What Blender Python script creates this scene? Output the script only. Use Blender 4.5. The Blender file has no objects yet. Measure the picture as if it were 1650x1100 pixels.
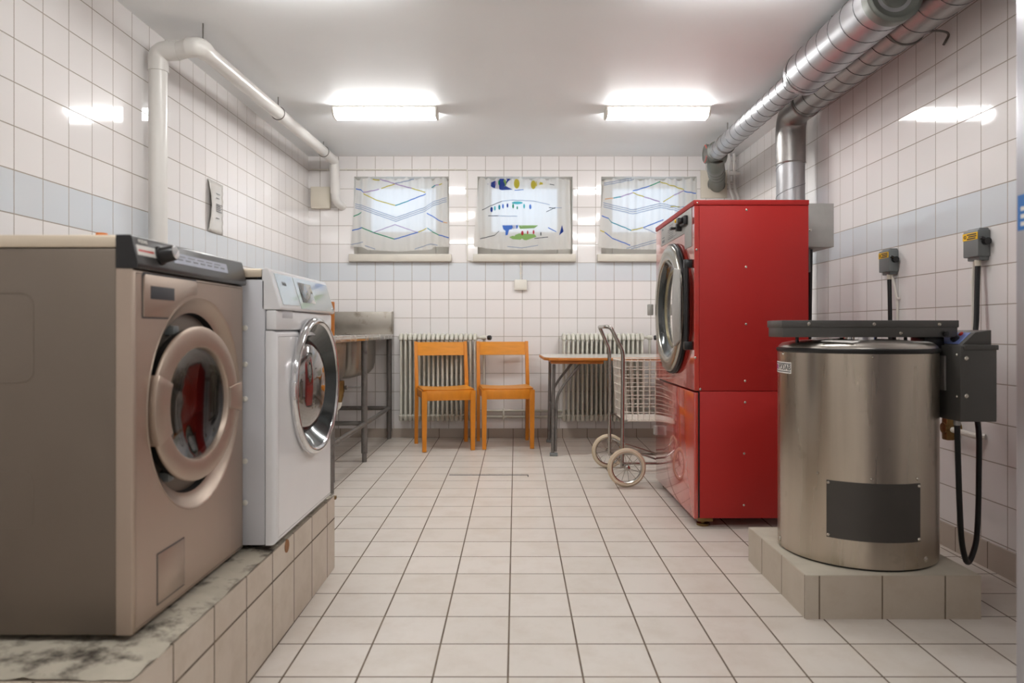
import bpy, bmesh, math, random
from mathutils import Vector, Matrix
random.seed(7)
PI = math.pi
scene = bpy.context.scene
col = scene.collection

# ------------------------------------------------------------------ helpers
def lin(c):
    c = c / 255.0
    return c / 12.92 if c <= 0.04045 else ((c + 0.055) / 1.055) ** 2.4
def rgb(t): return (lin(t[0]), lin(t[1]), lin(t[2]), 1.0)

class MB:
    """collects geometry, then links it as ONE mesh object"""
    def __init__(self):
        self.bm = bmesh.new(); self.mi = 0
    def _mark(self): return len(self.bm.faces)
    def _fin(self, n0):
        self.bm.faces.ensure_lookup_table()
        for f in self.bm.faces[n0:]: f.material_index = self.mi
    def face(self, pts):
        n0 = self._mark()
        self.bm.faces.new([self.bm.verts.new(p) for p in pts]); self._fin(n0); return self
    def box(self, x0, x1, y0, y1, z0, z1, b=0, seg=2, m=None):
        n0 = self._mark()
        M = Matrix.Translation(((x0+x1)/2, (y0+y1)/2, (z0+z1)/2)) @ Matrix.Diagonal((abs(x1-x0), abs(y1-y0), abs(z1-z0), 1))
        if m is not None: M = m @ M
        r = bmesh.ops.create_cube(self.bm, size=1.0, matrix=M)
        self._fin(n0)
        if b > 0:
            es = list({e for v in r['verts'] for e in v.link_edges})
            bmesh.ops.bevel(self.bm, geom=es, offset=b, segments=seg, affect='EDGES', profile=0.5, clamp_overlap=True)
        return self
    def sweep(self, rings, close=True, caps=True):
        n0 = self._mark(); bm = self.bm
        vr = [[bm.verts.new(p) for p in r] for r in rings]
        n = len(vr[0])
        for a, b in zip(vr[:-1], vr[1:]):
            for i in range(n if close else n-1):
                j = (i+1) % n
                bm.faces.new((a[i], a[j], b[j], b[i]))
        if caps and close:
            bm.faces.new(list(reversed(vr[0]))); bm.faces.new(vr[-1])
        self._fin(n0); return self
    def cyl(self, p0, p1, r0, r1=None, seg=20, caps=True):
        r1 = r0 if r1 is None else r1
        p0, p1 = Vector(p0), Vector(p1); t = (p1-p0).normalized()
        u = t.orthogonal().normalized(); v = t.cross(u)
        R = lambda p, r: [p + u*math.cos(2*PI*i/seg)*r + v*math.sin(2*PI*i/seg)*r for i in range(seg)]
        return self.sweep([R(p0, r0), R(p1, r1)], caps=caps)
    def tube(self, pts, r, seg=12, fil=0.0, n=6, caps=True, closed=False):
        pts = [Vector(p) for p in pts]
        if fil > 0 and len(pts) > 2:
            q = [pts[0]]
            for a, b, c in zip(pts[:-2], pts[1:-1], pts[2:]):
                f = min(fil, (b-a).length*0.49, (c-b).length*0.49)
                s = b+(a-b).normalized()*f; e = b+(c-b).normalized()*f
                for k in range(n+1):
                    t = k/n; q.append(s*(1-t)**2 + b*2*t*(1-t) + e*t*t)
            q.append(pts[-1]); pts = q
        t0 = (pts[1]-pts[0]).normalized(); u = t0.orthogonal().normalized(); rings = []
        for i, p in enumerate(pts):
            a = pts[max(0, i-1)]; c = pts[min(len(pts)-1, i+1)]
            t = (c-a).normalized(); u = (u - t*u.dot(t)).normalized(); v = t.cross(u)
            rr = r if not callable(r) else r(i/(len(pts)-1))
            rings.append([p + u*math.cos(2*PI*k/seg)*rr + v*math.sin(2*PI*k/seg)*rr for k in range(seg)])
        return self.sweep(rings, caps=caps)
    def lathe(self, prof, c, axis, seg=48, ref=None, caps=False):
        c = Vector(c); t = Vector(axis).normalized(); u = Vector(ref) if ref else t.orthogonal().normalized(); v = t.cross(u)
        rings = [[c + t*h + u*math.cos(2*PI*k/seg)*max(r, 1e-5) + v*math.sin(2*PI*k/seg)*max(r, 1e-5) for k in range(seg)] for r, h in prof]
        return self.sweep(rings, caps=caps)
    def torus(self, c, axis, R, r, seg=48, s2=10):
        prof = [(R + r*math.cos(2*PI*k/s2), r*math.sin(2*PI*k/s2)) for k in range(s2+1)]
        return self.lathe(prof, c, axis, seg)
    def prism(self, pts, d, b=0):
        """closed polygon pts (3d list) extruded along vector d"""
        n0 = self._mark(); bm = self.bm; d = Vector(d)
        a = [bm.verts.new(p) for p in pts]; c = [bm.verts.new(Vector(p)+d) for p in pts]; n = len(a)
        f1 = bm.faces.new(a); f2 = bm.faces.new(list(reversed(c))); fs = [f1, f2]
        for i in range(n):
            j = (i+1) % n; fs.append(bm.faces.new((a[j], a[i], c[i], c[j])))
        bmesh.ops.recalc_face_normals(bm, faces=fs)
        self._fin(n0)
        if b > 0:
            es = list({e for f in fs for e in f.edges})
            bmesh.ops.bevel(bm, geom=es, offset=b, segments=2, affect='EDGES', profile=0.5, clamp_overlap=True)
        return self
    def holed(self, y0, y1, z0, z1, cy, cz, R, X, seg=64):
        """rectangle in a plane of constant X with a round hole"""
        n0 = self._mark(); bm = self.bm
        angs = [2*PI*i/seg for i in range(seg)] + [math.atan2(z-cz, y-cy) % (2*PI) for y in (y0, y1) for z in (z0, z1)]
        angs = sorted(angs); o = []; inn = []
        for a in angs:
            c, s = math.cos(a), math.sin(a); ts = []
            if c > 1e-9: ts.append((y1-cy)/c)
            if c < -1e-9: ts.append((y0-cy)/c)
            if s > 1e-9: ts.append((z1-cz)/s)
            if s < -1e-9: ts.append((z0-cz)/s)
            t = min(ts)
            o.append(bm.verts.new((X, cy+c*t, cz+s*t))); inn.append(bm.verts.new((X, cy+c*R, cz+s*R)))
        n = len(angs)
        for i in range(n):
            j = (i+1) % n; bm.faces.new((o[i], o[j], inn[j], inn[i]))
        self._fin(n0); return self
    def build(self, name, mats, parent=None, off=(0, 0, 0), smooth=35, recalc=True, uv=None):
        me = bpy.data.meshes.new(name); bm = self.bm
        if recalc: bmesh.ops.recalc_face_normals(bm, faces=bm.faces[:])
        if uv:
            L = bm.loops.layers.uv.new('UVMap')
            for f in bm.faces:
                for l in f.loops: l[L].uv = uv(l.vert.co, f.normal)
        o = Vector(off)
        if o.length > 0: bmesh.ops.translate(bm, verts=bm.verts[:], vec=-o)
        bm.to_mesh(me); bm.free()
        for m in (mats if isinstance(mats, (list, tuple)) else [mats]): me.materials.append(m)
        if smooth:
            me.polygons.foreach_set('use_smooth', [True]*len(me.polygons))
            me.set_sharp_from_angle(angle=math.radians(smooth))
        ob = bpy.data.objects.new(name, me); col.objects.link(ob)
        if parent: ob.parent = parent
        return ob

def tag(o, label=None, cat=None, group=None, kind=None):
    if label: o['label'] = label
    if cat: o['category'] = cat
    if group: o['group'] = group
    if kind: o['kind'] = kind
    return o
def thing(name, label, cat, loc, rz=0, group=None):
    o = bpy.data.objects.new(name, None); col.objects.link(o)
    o.location = loc; o.rotation_euler = (0, 0, rz); o.empty_display_size = 0.1
    return tag(o, label, cat, group)
def struct(o): o['kind'] = 'structure'; return o
def copy_tree(o, parent=None):
    c = o.copy(); col.objects.link(c)
    if parent: c.parent = parent
    for ch in [x for x in bpy.data.objects if x.parent == o]: copy_tree(ch, c)
    return c
def text_mesh(s, size, extrude=0.0006):
    cu = bpy.data.curves.new('lettering', 'FONT'); cu.body = s; cu.size = size; cu.extrude = extrude
    cu.align_x = 'CENTER'; cu.align_y = 'CENTER'
    ob = bpy.data.objects.new('lettering', cu); col.objects.link(ob)
    dg = bpy.context.evaluated_depsgraph_get()
    me = bpy.data.meshes.new_from_object(ob.evaluated_get(dg))
    bpy.data.objects.remove(ob); bpy.data.curves.remove(cu)
    return me
def text(name, s, size, m, parent, M, off=(0, 0, 0), fn=None):
    me = text_mesh(s, size); me.name = name; me.materials.clear(); me.materials.append(m)
    for v in me.vertices:
        p = fn(v.co) if fn else M @ v.co
        v.co = Vector(p) - Vector(off)
    o = bpy.data.objects.new(name, me); col.objects.link(o); o.parent = parent
    return o

# ------------------------------------------------------------------ materials
def newmat(name):
    m = bpy.data.materials.new(name); m.use_nodes = True
    nt = m.node_tree; b = nt.nodes['Principled BSDF']
    return m, nt, b
def mat(name, c, rough=0.5, metal=0.0, var=0.06, vs=6.0, stretch=(1, 1, 1), bump=0.0, bs=80.0, coat=0.0, rvar=0.0, dirt=None, ds=4.0, dth=(0.55, 0.75), spec=None):
    m, nt, b = newmat(name); N = nt.nodes.new; L = nt.links.new
    tc = N('ShaderNodeTexCoord'); mp = N('ShaderNodeMapping'); mp.inputs['Scale'].default_value = stretch
    L(tc.outputs['Object'], mp.inputs['Vector'])
    no = N('ShaderNodeTexNoise'); no.inputs['Scale'].default_value = vs; no.inputs['Detail'].default_value = 6
    L(mp.outputs['Vector'], no.inputs['Vector'])
    base = rgb(c)
    mr = N('ShaderNodeMapRange'); mr.inputs['From Min'].default_value = 0.25; mr.inputs['From Max'].default_value = 0.75
    mr.inputs['To Min'].default_value = 1-var; mr.inputs['To Max'].default_value = 1+var
    L(no.outputs['Fac'], mr.inputs['Value'])
    mx = N('ShaderNodeMix'); mx.data_type = 'RGBA'; mx.blend_type = 'MULTIPLY'; mx.inputs[0].default_value = 1
    mx.inputs[6].default_value = base; L(mr.outputs['Result'], mx.inputs[7])
    out = mx.outputs[2]
    if dirt:
        n2 = N('ShaderNodeTexNoise'); n2.inputs['Scale'].default_value = ds; n2.inputs['Detail'].default_value = 8; n2.inputs['Roughness'].default_value = 0.65
        L(tc.outputs['Object'], n2.inputs['Vector'])
        m2 = N('ShaderNodeMapRange'); m2.inputs['From Min'].default_value = dth[0]; m2.inputs['From Max'].default_value = dth[1]
        L(n2.outputs['Fac'], m2.inputs['Value'])
        x2 = N('ShaderNodeMix'); x2.data_type = 'RGBA'; x2.inputs[7].default_value = rgb(dirt)
        L(m2.outputs['Result'], x2.inputs[0]); L(out, x2.inputs[6]); out = x2.outputs[2]
    L(out, b.inputs['Base Color'])
    b.inputs['Metallic'].default_value = metal; b.inputs['Roughness'].default_value = rough
    if spec is not None: b.inputs['Specular IOR Level'].default_value = spec
    if coat: b.inputs['Coat Weight'].default_value = coat; b.inputs['Coat Roughness'].default_value = 0.04
    if rvar:
        r = N('ShaderNodeMapRange'); r.inputs['From Min'].default_value = 0.3; r.inputs['From Max'].default_value = 0.7
        r.inputs['To Min'].default_value = max(0.02, rough-rvar); r.inputs['To Max'].default_value = rough+rvar
        L(no.outputs['Fac'], r.inputs['Value']); L(r.outputs['Result'], b.inputs['Roughness'])
    if bump:
        n3 = N('ShaderNodeTexNoise'); n3.inputs['Scale'].default_value = bs; n3.inputs['Detail'].default_value = 4
        L(mp.outputs['Vector'], n3.inputs['Vector'])
        bp = N('ShaderNodeBump'); bp.inputs['Strength'].default_value = bump; bp.inputs['Distance'].default_value = 0.002
        L(n3.outputs['Fac'], bp.inputs['Height']); L(bp.outputs['Normal'], b.inputs['Normal'])
    return m
def tilemat(name, c1, c2, grout, w, h, mortar, rough, band=None, wob=0.012, bumpd=0.0015, stain=None, spec=0.5):
    m, nt, b = newmat(name); N = nt.nodes.new; L = nt.links.new
    uv = N('ShaderNodeUVMap'); uv.uv_map = 'UVMap'
    br = N('ShaderNodeTexBrick'); br.offset = 0; br.offset_frequency = 1; br.squash = 1; br.squash_frequency = 1
    br.inputs['Scale'].default_value = 1; br.inputs['Mortar Size'].default_value = mortar; br.inputs['Mortar Smooth'].default_value = 0.25
    br.inputs['Brick Width'].default_value = w; br.inputs['Row Height'].default_value = h; br.inputs['Bias'].default_value = 0
    br.inputs['Color1'].default_value = rgb(c1); br.inputs['Color2'].default_value = rgb(c2); br.inputs['Mortar'].default_value = rgb(grout)
    L(uv.outputs['UV'], br.inputs['Vector'])
    out = br.outputs['Color']
    if band:
        sx = N('ShaderNodeSeparateXYZ'); L(uv.outputs['UV'], sx.inputs[0])
        g = N('ShaderNodeMath'); g.operation = 'COMPARE'; g.inputs[1].default_value = band[0]; g.inputs[2].default_value = h/2
        L(sx.outputs['Y'], g.inputs[0])
        iv = N('ShaderNodeMath'); iv.operation = 'SUBTRACT'; iv.inputs[0].default_value = 1; L(br.outputs['Fac'], iv.inputs[1])
        mu = N('ShaderNodeMath'); mu.operation = 'MULTIPLY'; L(g.outputs[0], mu.inputs[0]); L(iv.outputs[0], mu.inputs[1])
        x = N('ShaderNodeMix'); x.data_type = 'RGBA'; x.inputs[7].default_value = rgb(band[1])
        L(mu.outputs[0], x.inputs[0]); L(out, x.inputs[6]); out = x.outputs[2]
    if stain:
        n2 = N('ShaderNodeTexNoise'); n2.inputs['Scale'].default_value = stain[1]; n2.inputs['Detail'].default_value = 8; n2.inputs['Roughness'].default_value = 0.7
        L(uv.outputs['UV'], n2.inputs['Vector'])
        m2 = N('ShaderNodeMapRange'); m2.inputs['From Min'].default_value = 0.45; m2.inputs['From Max'].default_value = 0.8; m2.inputs['To Max'].default_value = stain[2]
        L(n2.outputs['Fac'], m2.inputs['Value'])
        x2 = N('ShaderNodeMix'); x2.data_type = 'RGBA'; x2.inputs[7].default_value = rgb(stain[0])
        L(m2.outputs['Result'], x2.inputs[0]); L(out, x2.inputs[6]); out = x2.outputs[2]
    L(out, b.inputs['Base Color'])
    rr = N('ShaderNodeMapRange'); rr.inputs['To Min'].default_value = rough; rr.inputs['To Max'].default_value = 0.8
    L(br.outputs['Fac'], rr.inputs['Value']); L(rr.outputs['Result'], b.inputs['Roughness'])
    b.inputs['Specular IOR Level'].default_value = spec
    # every tile sits at its own very slight tilt
    sc = N('ShaderNodeVectorMath'); sc.operation = 'DIVIDE'; sc.inputs[1].default_value = (w, h, 1); L(uv.outputs['UV'], sc.inputs[0])
    fl = N('ShaderNodeVectorMath'); fl.operation = 'FLOOR'; L(sc.outputs[0], fl.inputs[0])
    wn = N('ShaderNodeTexWhiteNoise'); wn.noise_dimensions = '3D'; L(fl.outputs[0], wn.inputs['Vector'])
    s1 = N('ShaderNodeVectorMath'); s1.operation = 'SUBTRACT'; s1.inputs[1].default_value = (.5, .5, .5); L(wn.outputs['Color'], s1.inputs[0])
    s2 = N('ShaderNodeVectorMath'); s2.operation = 'SCALE'; s2.inputs['Scale'].default_value = wob; L(s1.outputs[0], s2.inputs[0])
    ge = N('ShaderNodeNewGeometry'); ad = N('ShaderNodeVectorMath'); ad.operation = 'ADD'
    L(ge.outputs['Normal'], ad.inputs[0]); L(s2.outputs[0], ad.inputs[1])
    nm = N('ShaderNodeVectorMath'); nm.operation = 'NORMALIZE'; L(ad.outputs[0], nm.inputs[0])
    wv = N('ShaderNodeTexNoise'); wv.inputs['Scale'].default_value = 9; L(uv.outputs['UV'], wv.inputs['Vector'])
    hh = N('ShaderNodeMath'); hh.operation = 'MULTIPLY_ADD'; hh.inputs[1].default_value = 0.35; L(wv.outputs['Fac'], hh.inputs[0])
    i2 = N('ShaderNodeMath'); i2.operation = 'SUBTRACT'; i2.inputs[0].default_value = 1; L(br.outputs['Fac'], i2.inputs[1]); L(i2.outputs[0], hh.inputs[2])
    bp = N('ShaderNodeBump'); bp.inputs['Strength'].default_value = 0.5; bp.inputs['Distance'].default_value = bumpd
    L(hh.outputs[0], bp.inputs['Height']); L(nm.outputs[0], bp.inputs['Normal']); L(bp.outputs['Normal'], b.inputs['Normal'])
    return m
def emit(name, c, s):
    m, nt, b = newmat(name); b.inputs['Base Color'].default_value = rgb((235, 235, 235))
    b.inputs['Emission Color'].default_value = c; b.inputs['Emission Strength'].default_value = s
    return m
def glass(name, tint, ior=1.5, rough=0.0):
    m, nt, b = newmat(name); b.inputs['Base Color'].default_value = (*tint, 1); b.inputs['Roughness'].default_value = rough
    b.inputs['Transmission Weight'].default_value = 1.0; b.inputs['IOR'].default_value = ior
    return m
def cloth(name, c):
    m, nt, b = newmat(name); N = nt.nodes.new; L = nt.links.new
    b.inputs['Base Color'].default_value = rgb(c); b.inputs['Roughness'].default_value = 0.9; b.inputs['Specular IOR Level'].default_value = 0.1
    tr = N('ShaderNodeBsdfTranslucent'); tr.inputs['Color'].default_value = rgb(c)
    tp = N('ShaderNodeBsdfTransparent'); a = N('ShaderNodeMixShader'); a.inputs[0].default_value = 0.45
    bb = N('ShaderNodeMixShader'); bb.inputs[0].default_value = 0.09
    wv = N('ShaderNodeTexNoise'); wv.inputs['Scale'].default_value = 400; bp = N('ShaderNodeBump'); bp.inputs['Strength'].default_value = 0.15; bp.inputs['Distance'].default_value = 0.001
    L(wv.outputs['Fac'], bp.inputs['Height']); L(bp.outputs['Normal'], b.inputs['Normal'])
    L(b.outputs[0], a.inputs[1]); L(tr.outputs[0], a.inputs[2]); L(a.outputs[0], bb.inputs[1]); L(tp.outputs[0], bb.inputs[2])
    L(bb.outputs[0], nt.nodes['Material Output'].inputs['Surface'])
    return m

P = 0.1523
T_wall = tilemat('white_wall_tile', (231, 227, 225), (235, 231, 229), (160, 150, 139), P, P, 0.0023, 0.06, band=(-P/2, (212, 216, 220)), wob=0.016)
T_floor = tilemat('beige_floor_tile', (211, 203, 193), (217, 209, 200), (94, 78, 62), 0.2035, 0.1992, 0.003, 0.34, wob=0.004, stain=((182, 166, 146), 5, 0.5))
T_base = tilemat('skirting_tile', (178, 166, 153), (184, 172, 160), (100, 86, 72), 0.2035, 0.4, 0.0026, 0.35, wob=0.004)
T_plinth = tilemat('plinth_tile', (196, 182, 166), (203, 190, 174), (84, 68, 54), 0.2035, 0.2, 0.0032, 0.4, wob=0.004, stain=((165, 146, 122), 7, 0.6))
T_plinth2 = tilemat('small_plinth_tile', (186, 174, 158), (192, 181, 166), (96, 82, 66), 0.2035, 0.6, 0.0026, 0.45, wob=0.004, stain=((160, 143, 122), 7, 0.5))
M_concrete = mat('raw_concrete', (176, 168, 152), 0.85, var=0.12, vs=14, bump=0.5, bs=60, dirt=(62, 54, 46), ds=10, dth=(0.48, 0.62))
M_concrete2 = mat('smooth_concrete', (186, 178, 162), 0.8, var=0.1, vs=10, bump=0.3, bs=60)
M_ceiling = mat('ceiling_paint', (243, 245, 246), 0.55, var=0.02, vs=2, bump=0.06, bs=140)
M_white = mat('white_paint', (226, 222, 214), 0.4, var=0.03)
M_cream = mat('cream_paint', (214, 206, 190), 0.5, var=0.05)
M_sill = mat('sill_paint', (208, 202, 190), 0.45, var=0.05)
M_plast = mat('white_plastic', (226, 222, 212), 0.35, var=0.02)
M_pipe = mat('white_pipe_paint', (220, 217, 212), 0.3, var=0.03)
M_rad = mat('radiator_paint', (206, 204, 192), 0.4, var=0.05)
M_steel = mat('stainless_steel', (178, 172, 164), 0.32, 1, var=0.08, vs=5, stretch=(1, 1, 60), rvar=0.06)
M_brush = mat('drum_steel_reflection_streaks', (186, 176, 162), 0.28, 1, var=0.16, vs=13, stretch=(1, 1, 0.05), rvar=0.04, dirt=(158, 148, 132), ds=12, dth=(0.6, 0.8))  # upright noise streaks put reflection bands into the steel colour
M_sink = mat('worn_sink_steel', (160, 154, 145), 0.38, 0.85, var=0.12, vs=7, rvar=0.1, dirt=(110, 98, 84), ds=10)
M_sinktop = mat('bright_sink_steel', (196, 192, 186), 0.24, 1, var=0.1, vs=12, rvar=0.08)
M_leg = mat('grey_steel_tube', (116, 112, 108), 0.42, 0.4, var=0.12, vs=20, dirt=(70, 62, 56), ds=14)
M_chrome = mat('chrome', (215, 215, 216), 0.06, 1, var=0.02)
M_tubechrome = mat('worn_chrome', (170, 166, 160), 0.2, 1, var=0.08, vs=20)
M_galv = mat('galvanised_duct', (176, 176, 178), 0.4, 1, var=0.05, vs=20, rvar=0.03)
M_galv2 = mat('dull_galvanised_duct', (160, 157, 154), 0.4, 1, var=0.08, vs=24, rvar=0.04)
M_galvbox = mat('galvanised_box', (176, 174, 170), 0.5, 0.6, var=0.08, vs=16)
M_greygreen = mat('grey_green_duct', (112, 114, 108), 0.42, 0.55, var=0.08, vs=9)
M_seam = mat('duct_seam', (84, 84, 84), 0.4, 0.8)
M_red = mat('red_enamel', (170, 34, 31), 0.45, var=0.03, vs=3, spec=0.35)
M_redgloss = mat('glossy_red_enamel', (184, 52, 42), 0.12, var=0.02, coat=1.0, spec=1.0)
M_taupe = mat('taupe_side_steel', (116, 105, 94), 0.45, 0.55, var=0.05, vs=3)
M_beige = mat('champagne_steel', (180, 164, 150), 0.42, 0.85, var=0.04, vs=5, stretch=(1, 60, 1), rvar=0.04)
M_lid = mat('beige_lid', (206, 192, 172), 0.4, 0.5, var=0.03)
M_black = mat('black_plastic', (26, 25, 26), 0.3, var=0.05)
M_drum = mat('shaded_drum_steel', (120, 116, 112), 0.35, 1, var=0.1, vs=30)
M_greylabel = mat('pale_grey_label', (176, 180, 194), 0.45, var=0.06, vs=30)
M_gasket = mat('matt_black_gasket', (10, 10, 10), 0.6, spec=0.2)
M_rubber = mat('black_rubber', (16, 16, 16), 0.45, var=0.1)
M_panel = mat('anthracite_panel', (72, 70, 69), 0.32, 0.3, var=0.04)
M_dgrey = mat('dark_grey_enamel', (84, 82, 79), 0.4, 0.2, var=0.05, vs=8)
M_plate = mat('charcoal_plate', (68, 64, 60), 0.42, 0.2, var=0.05)
M_wm = mat('white_enamel', (226, 225, 226), 0.22, var=0.015, coat=0.4)
M_wmside = mat('pale_grey_enamel', (196, 196, 200), 0.35, var=0.02)
M_glassgrey = mat('pale_grey_glass_panel', (190, 198, 200), 0.1, var=0.02, coat=1.0)
M_screen = mat('screen_glass', (58, 66, 66), 0.03, var=0.05, coat=1.0, spec=1.0)
M_wood = mat('orange_lacquered_wood', (208, 128, 24), 0.38, var=0.10, vs=5, stretch=(6, 6, 2))
M_wood2 = mat('orange_wood_seat', (216, 140, 32), 0.36, var=0.10, vs=5, stretch=(2, 10, 10))
M_board = mat('brown_wood_board', (176, 104, 34), 0.5, var=0.15, vs=6, stretch=(6, 6, 1))
M_edge = mat('wood_table_edge', (184, 112, 40), 0.4, var=0.2, vs=9)
M_lam = mat('white_laminate', (212, 208, 200), 0.2, var=0.03)
M_tyre = mat('beige_rubber_tyre', (196, 178, 152), 0.6, var=0.1, vs=12)
M_tyre2 = mat('pale_tyre_band', (222, 210, 190), 0.6, var=0.06, vs=12)
M_wire = mat('white_coated_wire', (224, 218, 206), 0.35, var=0.05)
M_brass = mat('old_brass', (132, 106, 66), 0.35, 0.9, var=0.2, vs=25)
M_screw = mat('zinc_screw', (196, 190, 180), 0.25, 1, var=0.05)
M_yellow = mat('yellow_label', (240, 190, 20), 0.5, var=0.02)
M_orange = mat('orange_plastic', (224, 130, 60), 0.4, var=0.03)
M_iso = mat('grey_isolator_plastic', (120, 124, 124), 0.4, var=0.04)
M_blue = mat('blue_sticker', (38, 110, 184), 0.4, var=0.05)
M_bluelabel = mat('lavender_blue_label', (120, 138, 200), 0.4, var=0.08, vs=30)
M_redp = mat('red_plastic', (196, 50, 36), 0.4)
M_paper = mat('paper', (226, 222, 216), 0.6, var=0.03)
M_ink = mat('dark_ink', (60, 60, 64), 0.6)
M_inkgrey = mat('grey_print', (120, 122, 124), 0.6)
M_cab = mat('lavender_grey_steel', (168, 166, 172), 0.3, 0.7, var=0.03, vs=4)
M_olive = mat('olive_trim', (142, 134, 108), 0.3, 0.8)
M_greyalu = mat('grey_cast_aluminium', (168, 164, 154), 0.22, 0.9, var=0.04)
M_darkcone = mat('dark_grey_glossy_cone', (62, 66, 66), 0.14, 0.5, var=0.05, coat=0.5)
M_rust = mat('rust_brown', (150, 104, 66), 0.8, var=0.2, vs=40)
M_tape = mat('clear_plastic_pocket', (210, 206, 200), 0.15, var=0.04)
G_tint = glass('tinted_door_glass', (0.18, 0.18, 0.18), 1.8)
G_clear = glass('window_glass', (0.96, 0.98, 1.0), 1.45)
m_, nt_, b_ = newmat('dark_mirror_glass'); b_.inputs['Base Color'].default_value = (0.34, 0.33, 0.32, 1); b_.inputs['Metallic'].default_value = 0.95; b_.inputs['Roughness'].default_value = 0.05
G_mirror = m_
m_, nt_, b_ = newmat('dryer_door_glass'); b_.inputs['Base Color'].default_value = (0.82, 0.80, 0.77, 1); b_.inputs['Metallic'].default_value = 0.9; b_.inputs['Roughness'].default_value = 0.02
G_dryer = m_
E_lamp = emit('lamp_diffuser', (1.0, 1.0, 0.99, 1), 34.0)
E_lamp2 = emit('dimmed_lamp_diffuser', (1.0, 1.0, 0.99, 1), 19.0)  # middle lamp row turned down so the near side walls stay less bright

# ------------------------------------------------------------------ room
D = 5.974; YF = -1.3; ZC = 2.331
def fz(y): return 0.013 - 0.01351*(D - y)
def XL(y): return -(1.713 + 0.0077*(D - y))
def XR(y): return 1.826 + 0.006*(D - y)

fl = MB()
n = 14
y0, y1 = YF-0.2, D+0.3
fl.prism([(-2.0, y0, fz(y0)), (2.1, y0, fz(y0)), (2.1, y1, fz(y1)), (-2.0, y1, fz(y1))], (0, 0, -0.15))
fl.mi = 1
for a, b, c, d in ((-.415, .0775, 4.503, 4.523), (.0735, .0795, 4.46, 4.523)):
    fl.face([(a, c, fz(c)+.0004), (b, c, fz(c)+.0004), (b, d, fz(d)+.0004), (a, d, fz(d)+.0004)])
struct(fl.build('floor', [T_floor, M_ink], smooth=0, uv=lambda c, n: (c.x+0.0211, c.y-1.961)))
struct(MB().box(-2.0, 2.1, YF-0.2, D+0.3, ZC, ZC+0.15).build('ceiling', M_ceiling, smooth=0))

def wall(name, pts2, zlo, zhi, uvf):
    m = MB(); m.prism([(x, y, zlo) for x, y in pts2], (0, 0, zhi-zlo))
    return struct(m.build(name, T_wall, smooth=0, uv=uvf))
ZB = -0.25
wall('wall_left', [(XL(YF), YF), (XL(D), D), (XL(D)-0.2, D), (XL(YF)-0.2, YF)], ZB, ZC, lambda c, n: ((c.y-2.963)*P/0.152, c.z-1.4538))
wall('wall_right', [(XR(YF), YF), (XR(D), D), (XR(D)+0.2, D), (XR(YF)+0.2, YF)], ZB, ZC, lambda c, n: ((c.y-3.327)*P/0.1535, c.z-1.4538))
wall('wall_front', [(-2.0, YF), (2.1, YF), (2.1, YF-0.2), (-2.0, YF-0.2)], ZB, ZC, lambda c, n: (c.x, c.z-1.4538))
# back wall with three deep window openings
WZ0, WZ1 = 1.5256, 2.164
wins = [(-1.3365, -0.554), (-0.3154, 0.4707), (0.706, 1.4975)]
bw = MB(); TH = 0.28
xs = [-2.0] + [v for w in wins for v in w] + [2.1]; zs = [ZB, WZ0, WZ1, ZC]
for i in range(len(xs)-1):
    for k in range(3):
        if k == 1 and i % 2 == 1: continue
        a, b, c, d = xs[i], xs[i+1], zs[k], zs[k+1]
        bw.face([(a, D, c), (b, D, c), (b, D, d), (a, D, d)])
        bw.face([(a, D+TH, c), (a, D+TH, d), (b, D+TH, d), (b, D+TH, c)])
bw.mi = 1
for a, b in wins:
    for q in ([(a, D, WZ0), (a, D, WZ1), (a, D+TH, WZ1), (a, D+TH, WZ0)], [(b, D, WZ0), (b, D+TH, WZ0), (b, D+TH, WZ1), (b, D, WZ1)],
              [(a, D, WZ1), (b, D, WZ1), (b, D+TH, WZ1), (a, D+TH, WZ1)], [(a, D, WZ0), (a, D+TH, WZ0), (b, D+TH, WZ0), (b, D, WZ0)]):
        bw.face(q)
bmesh.ops.remove_doubles(bw.bm, verts=bw.bm.verts[:], dist=1e-5)
struct(bw.build('wall_back', [T_wall, M_white], smooth=0, recalc=False, uv=lambda c, n: ((c.x+0.4015)*P/0.1518, c.z-1.4538)))
# skirting
sk = MB(); sk.box(XL(D), XR(D), D-0.009, D-0.0005, ZB, 0.0845)
struct(sk.build('baseboard_back', T_base, smooth=0, uv=lambda c, n: (c.x+0.0211, c.z+0.25)))
sk = MB(); sk.prism([(XR(y)-dx, y, -0.15) for y, dx in ((YF, 0.0005), (D-0.01, 0.0005), (D-0.01, 0.009), (YF, 0.009))], (0, 0, 0.225))
struct(sk.build('baseboard_right', T_base, smooth=0, uv=lambda c, n: (c.y-2.0, c.z+0.25)))
sk = MB(); sk.prism([(XL(y)+dx, y, -0.15) for y, dx in ((YF, 0.0005), (D-0.01, 0.0005), (D-0.01, 0.009), (YF, 0.009))], (0, 0, 0.225))
struct(sk.build('baseboard_left', T_base, smooth=0, uv=lambda c, n: (c.y-2.0, c.z+0.25)))

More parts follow.
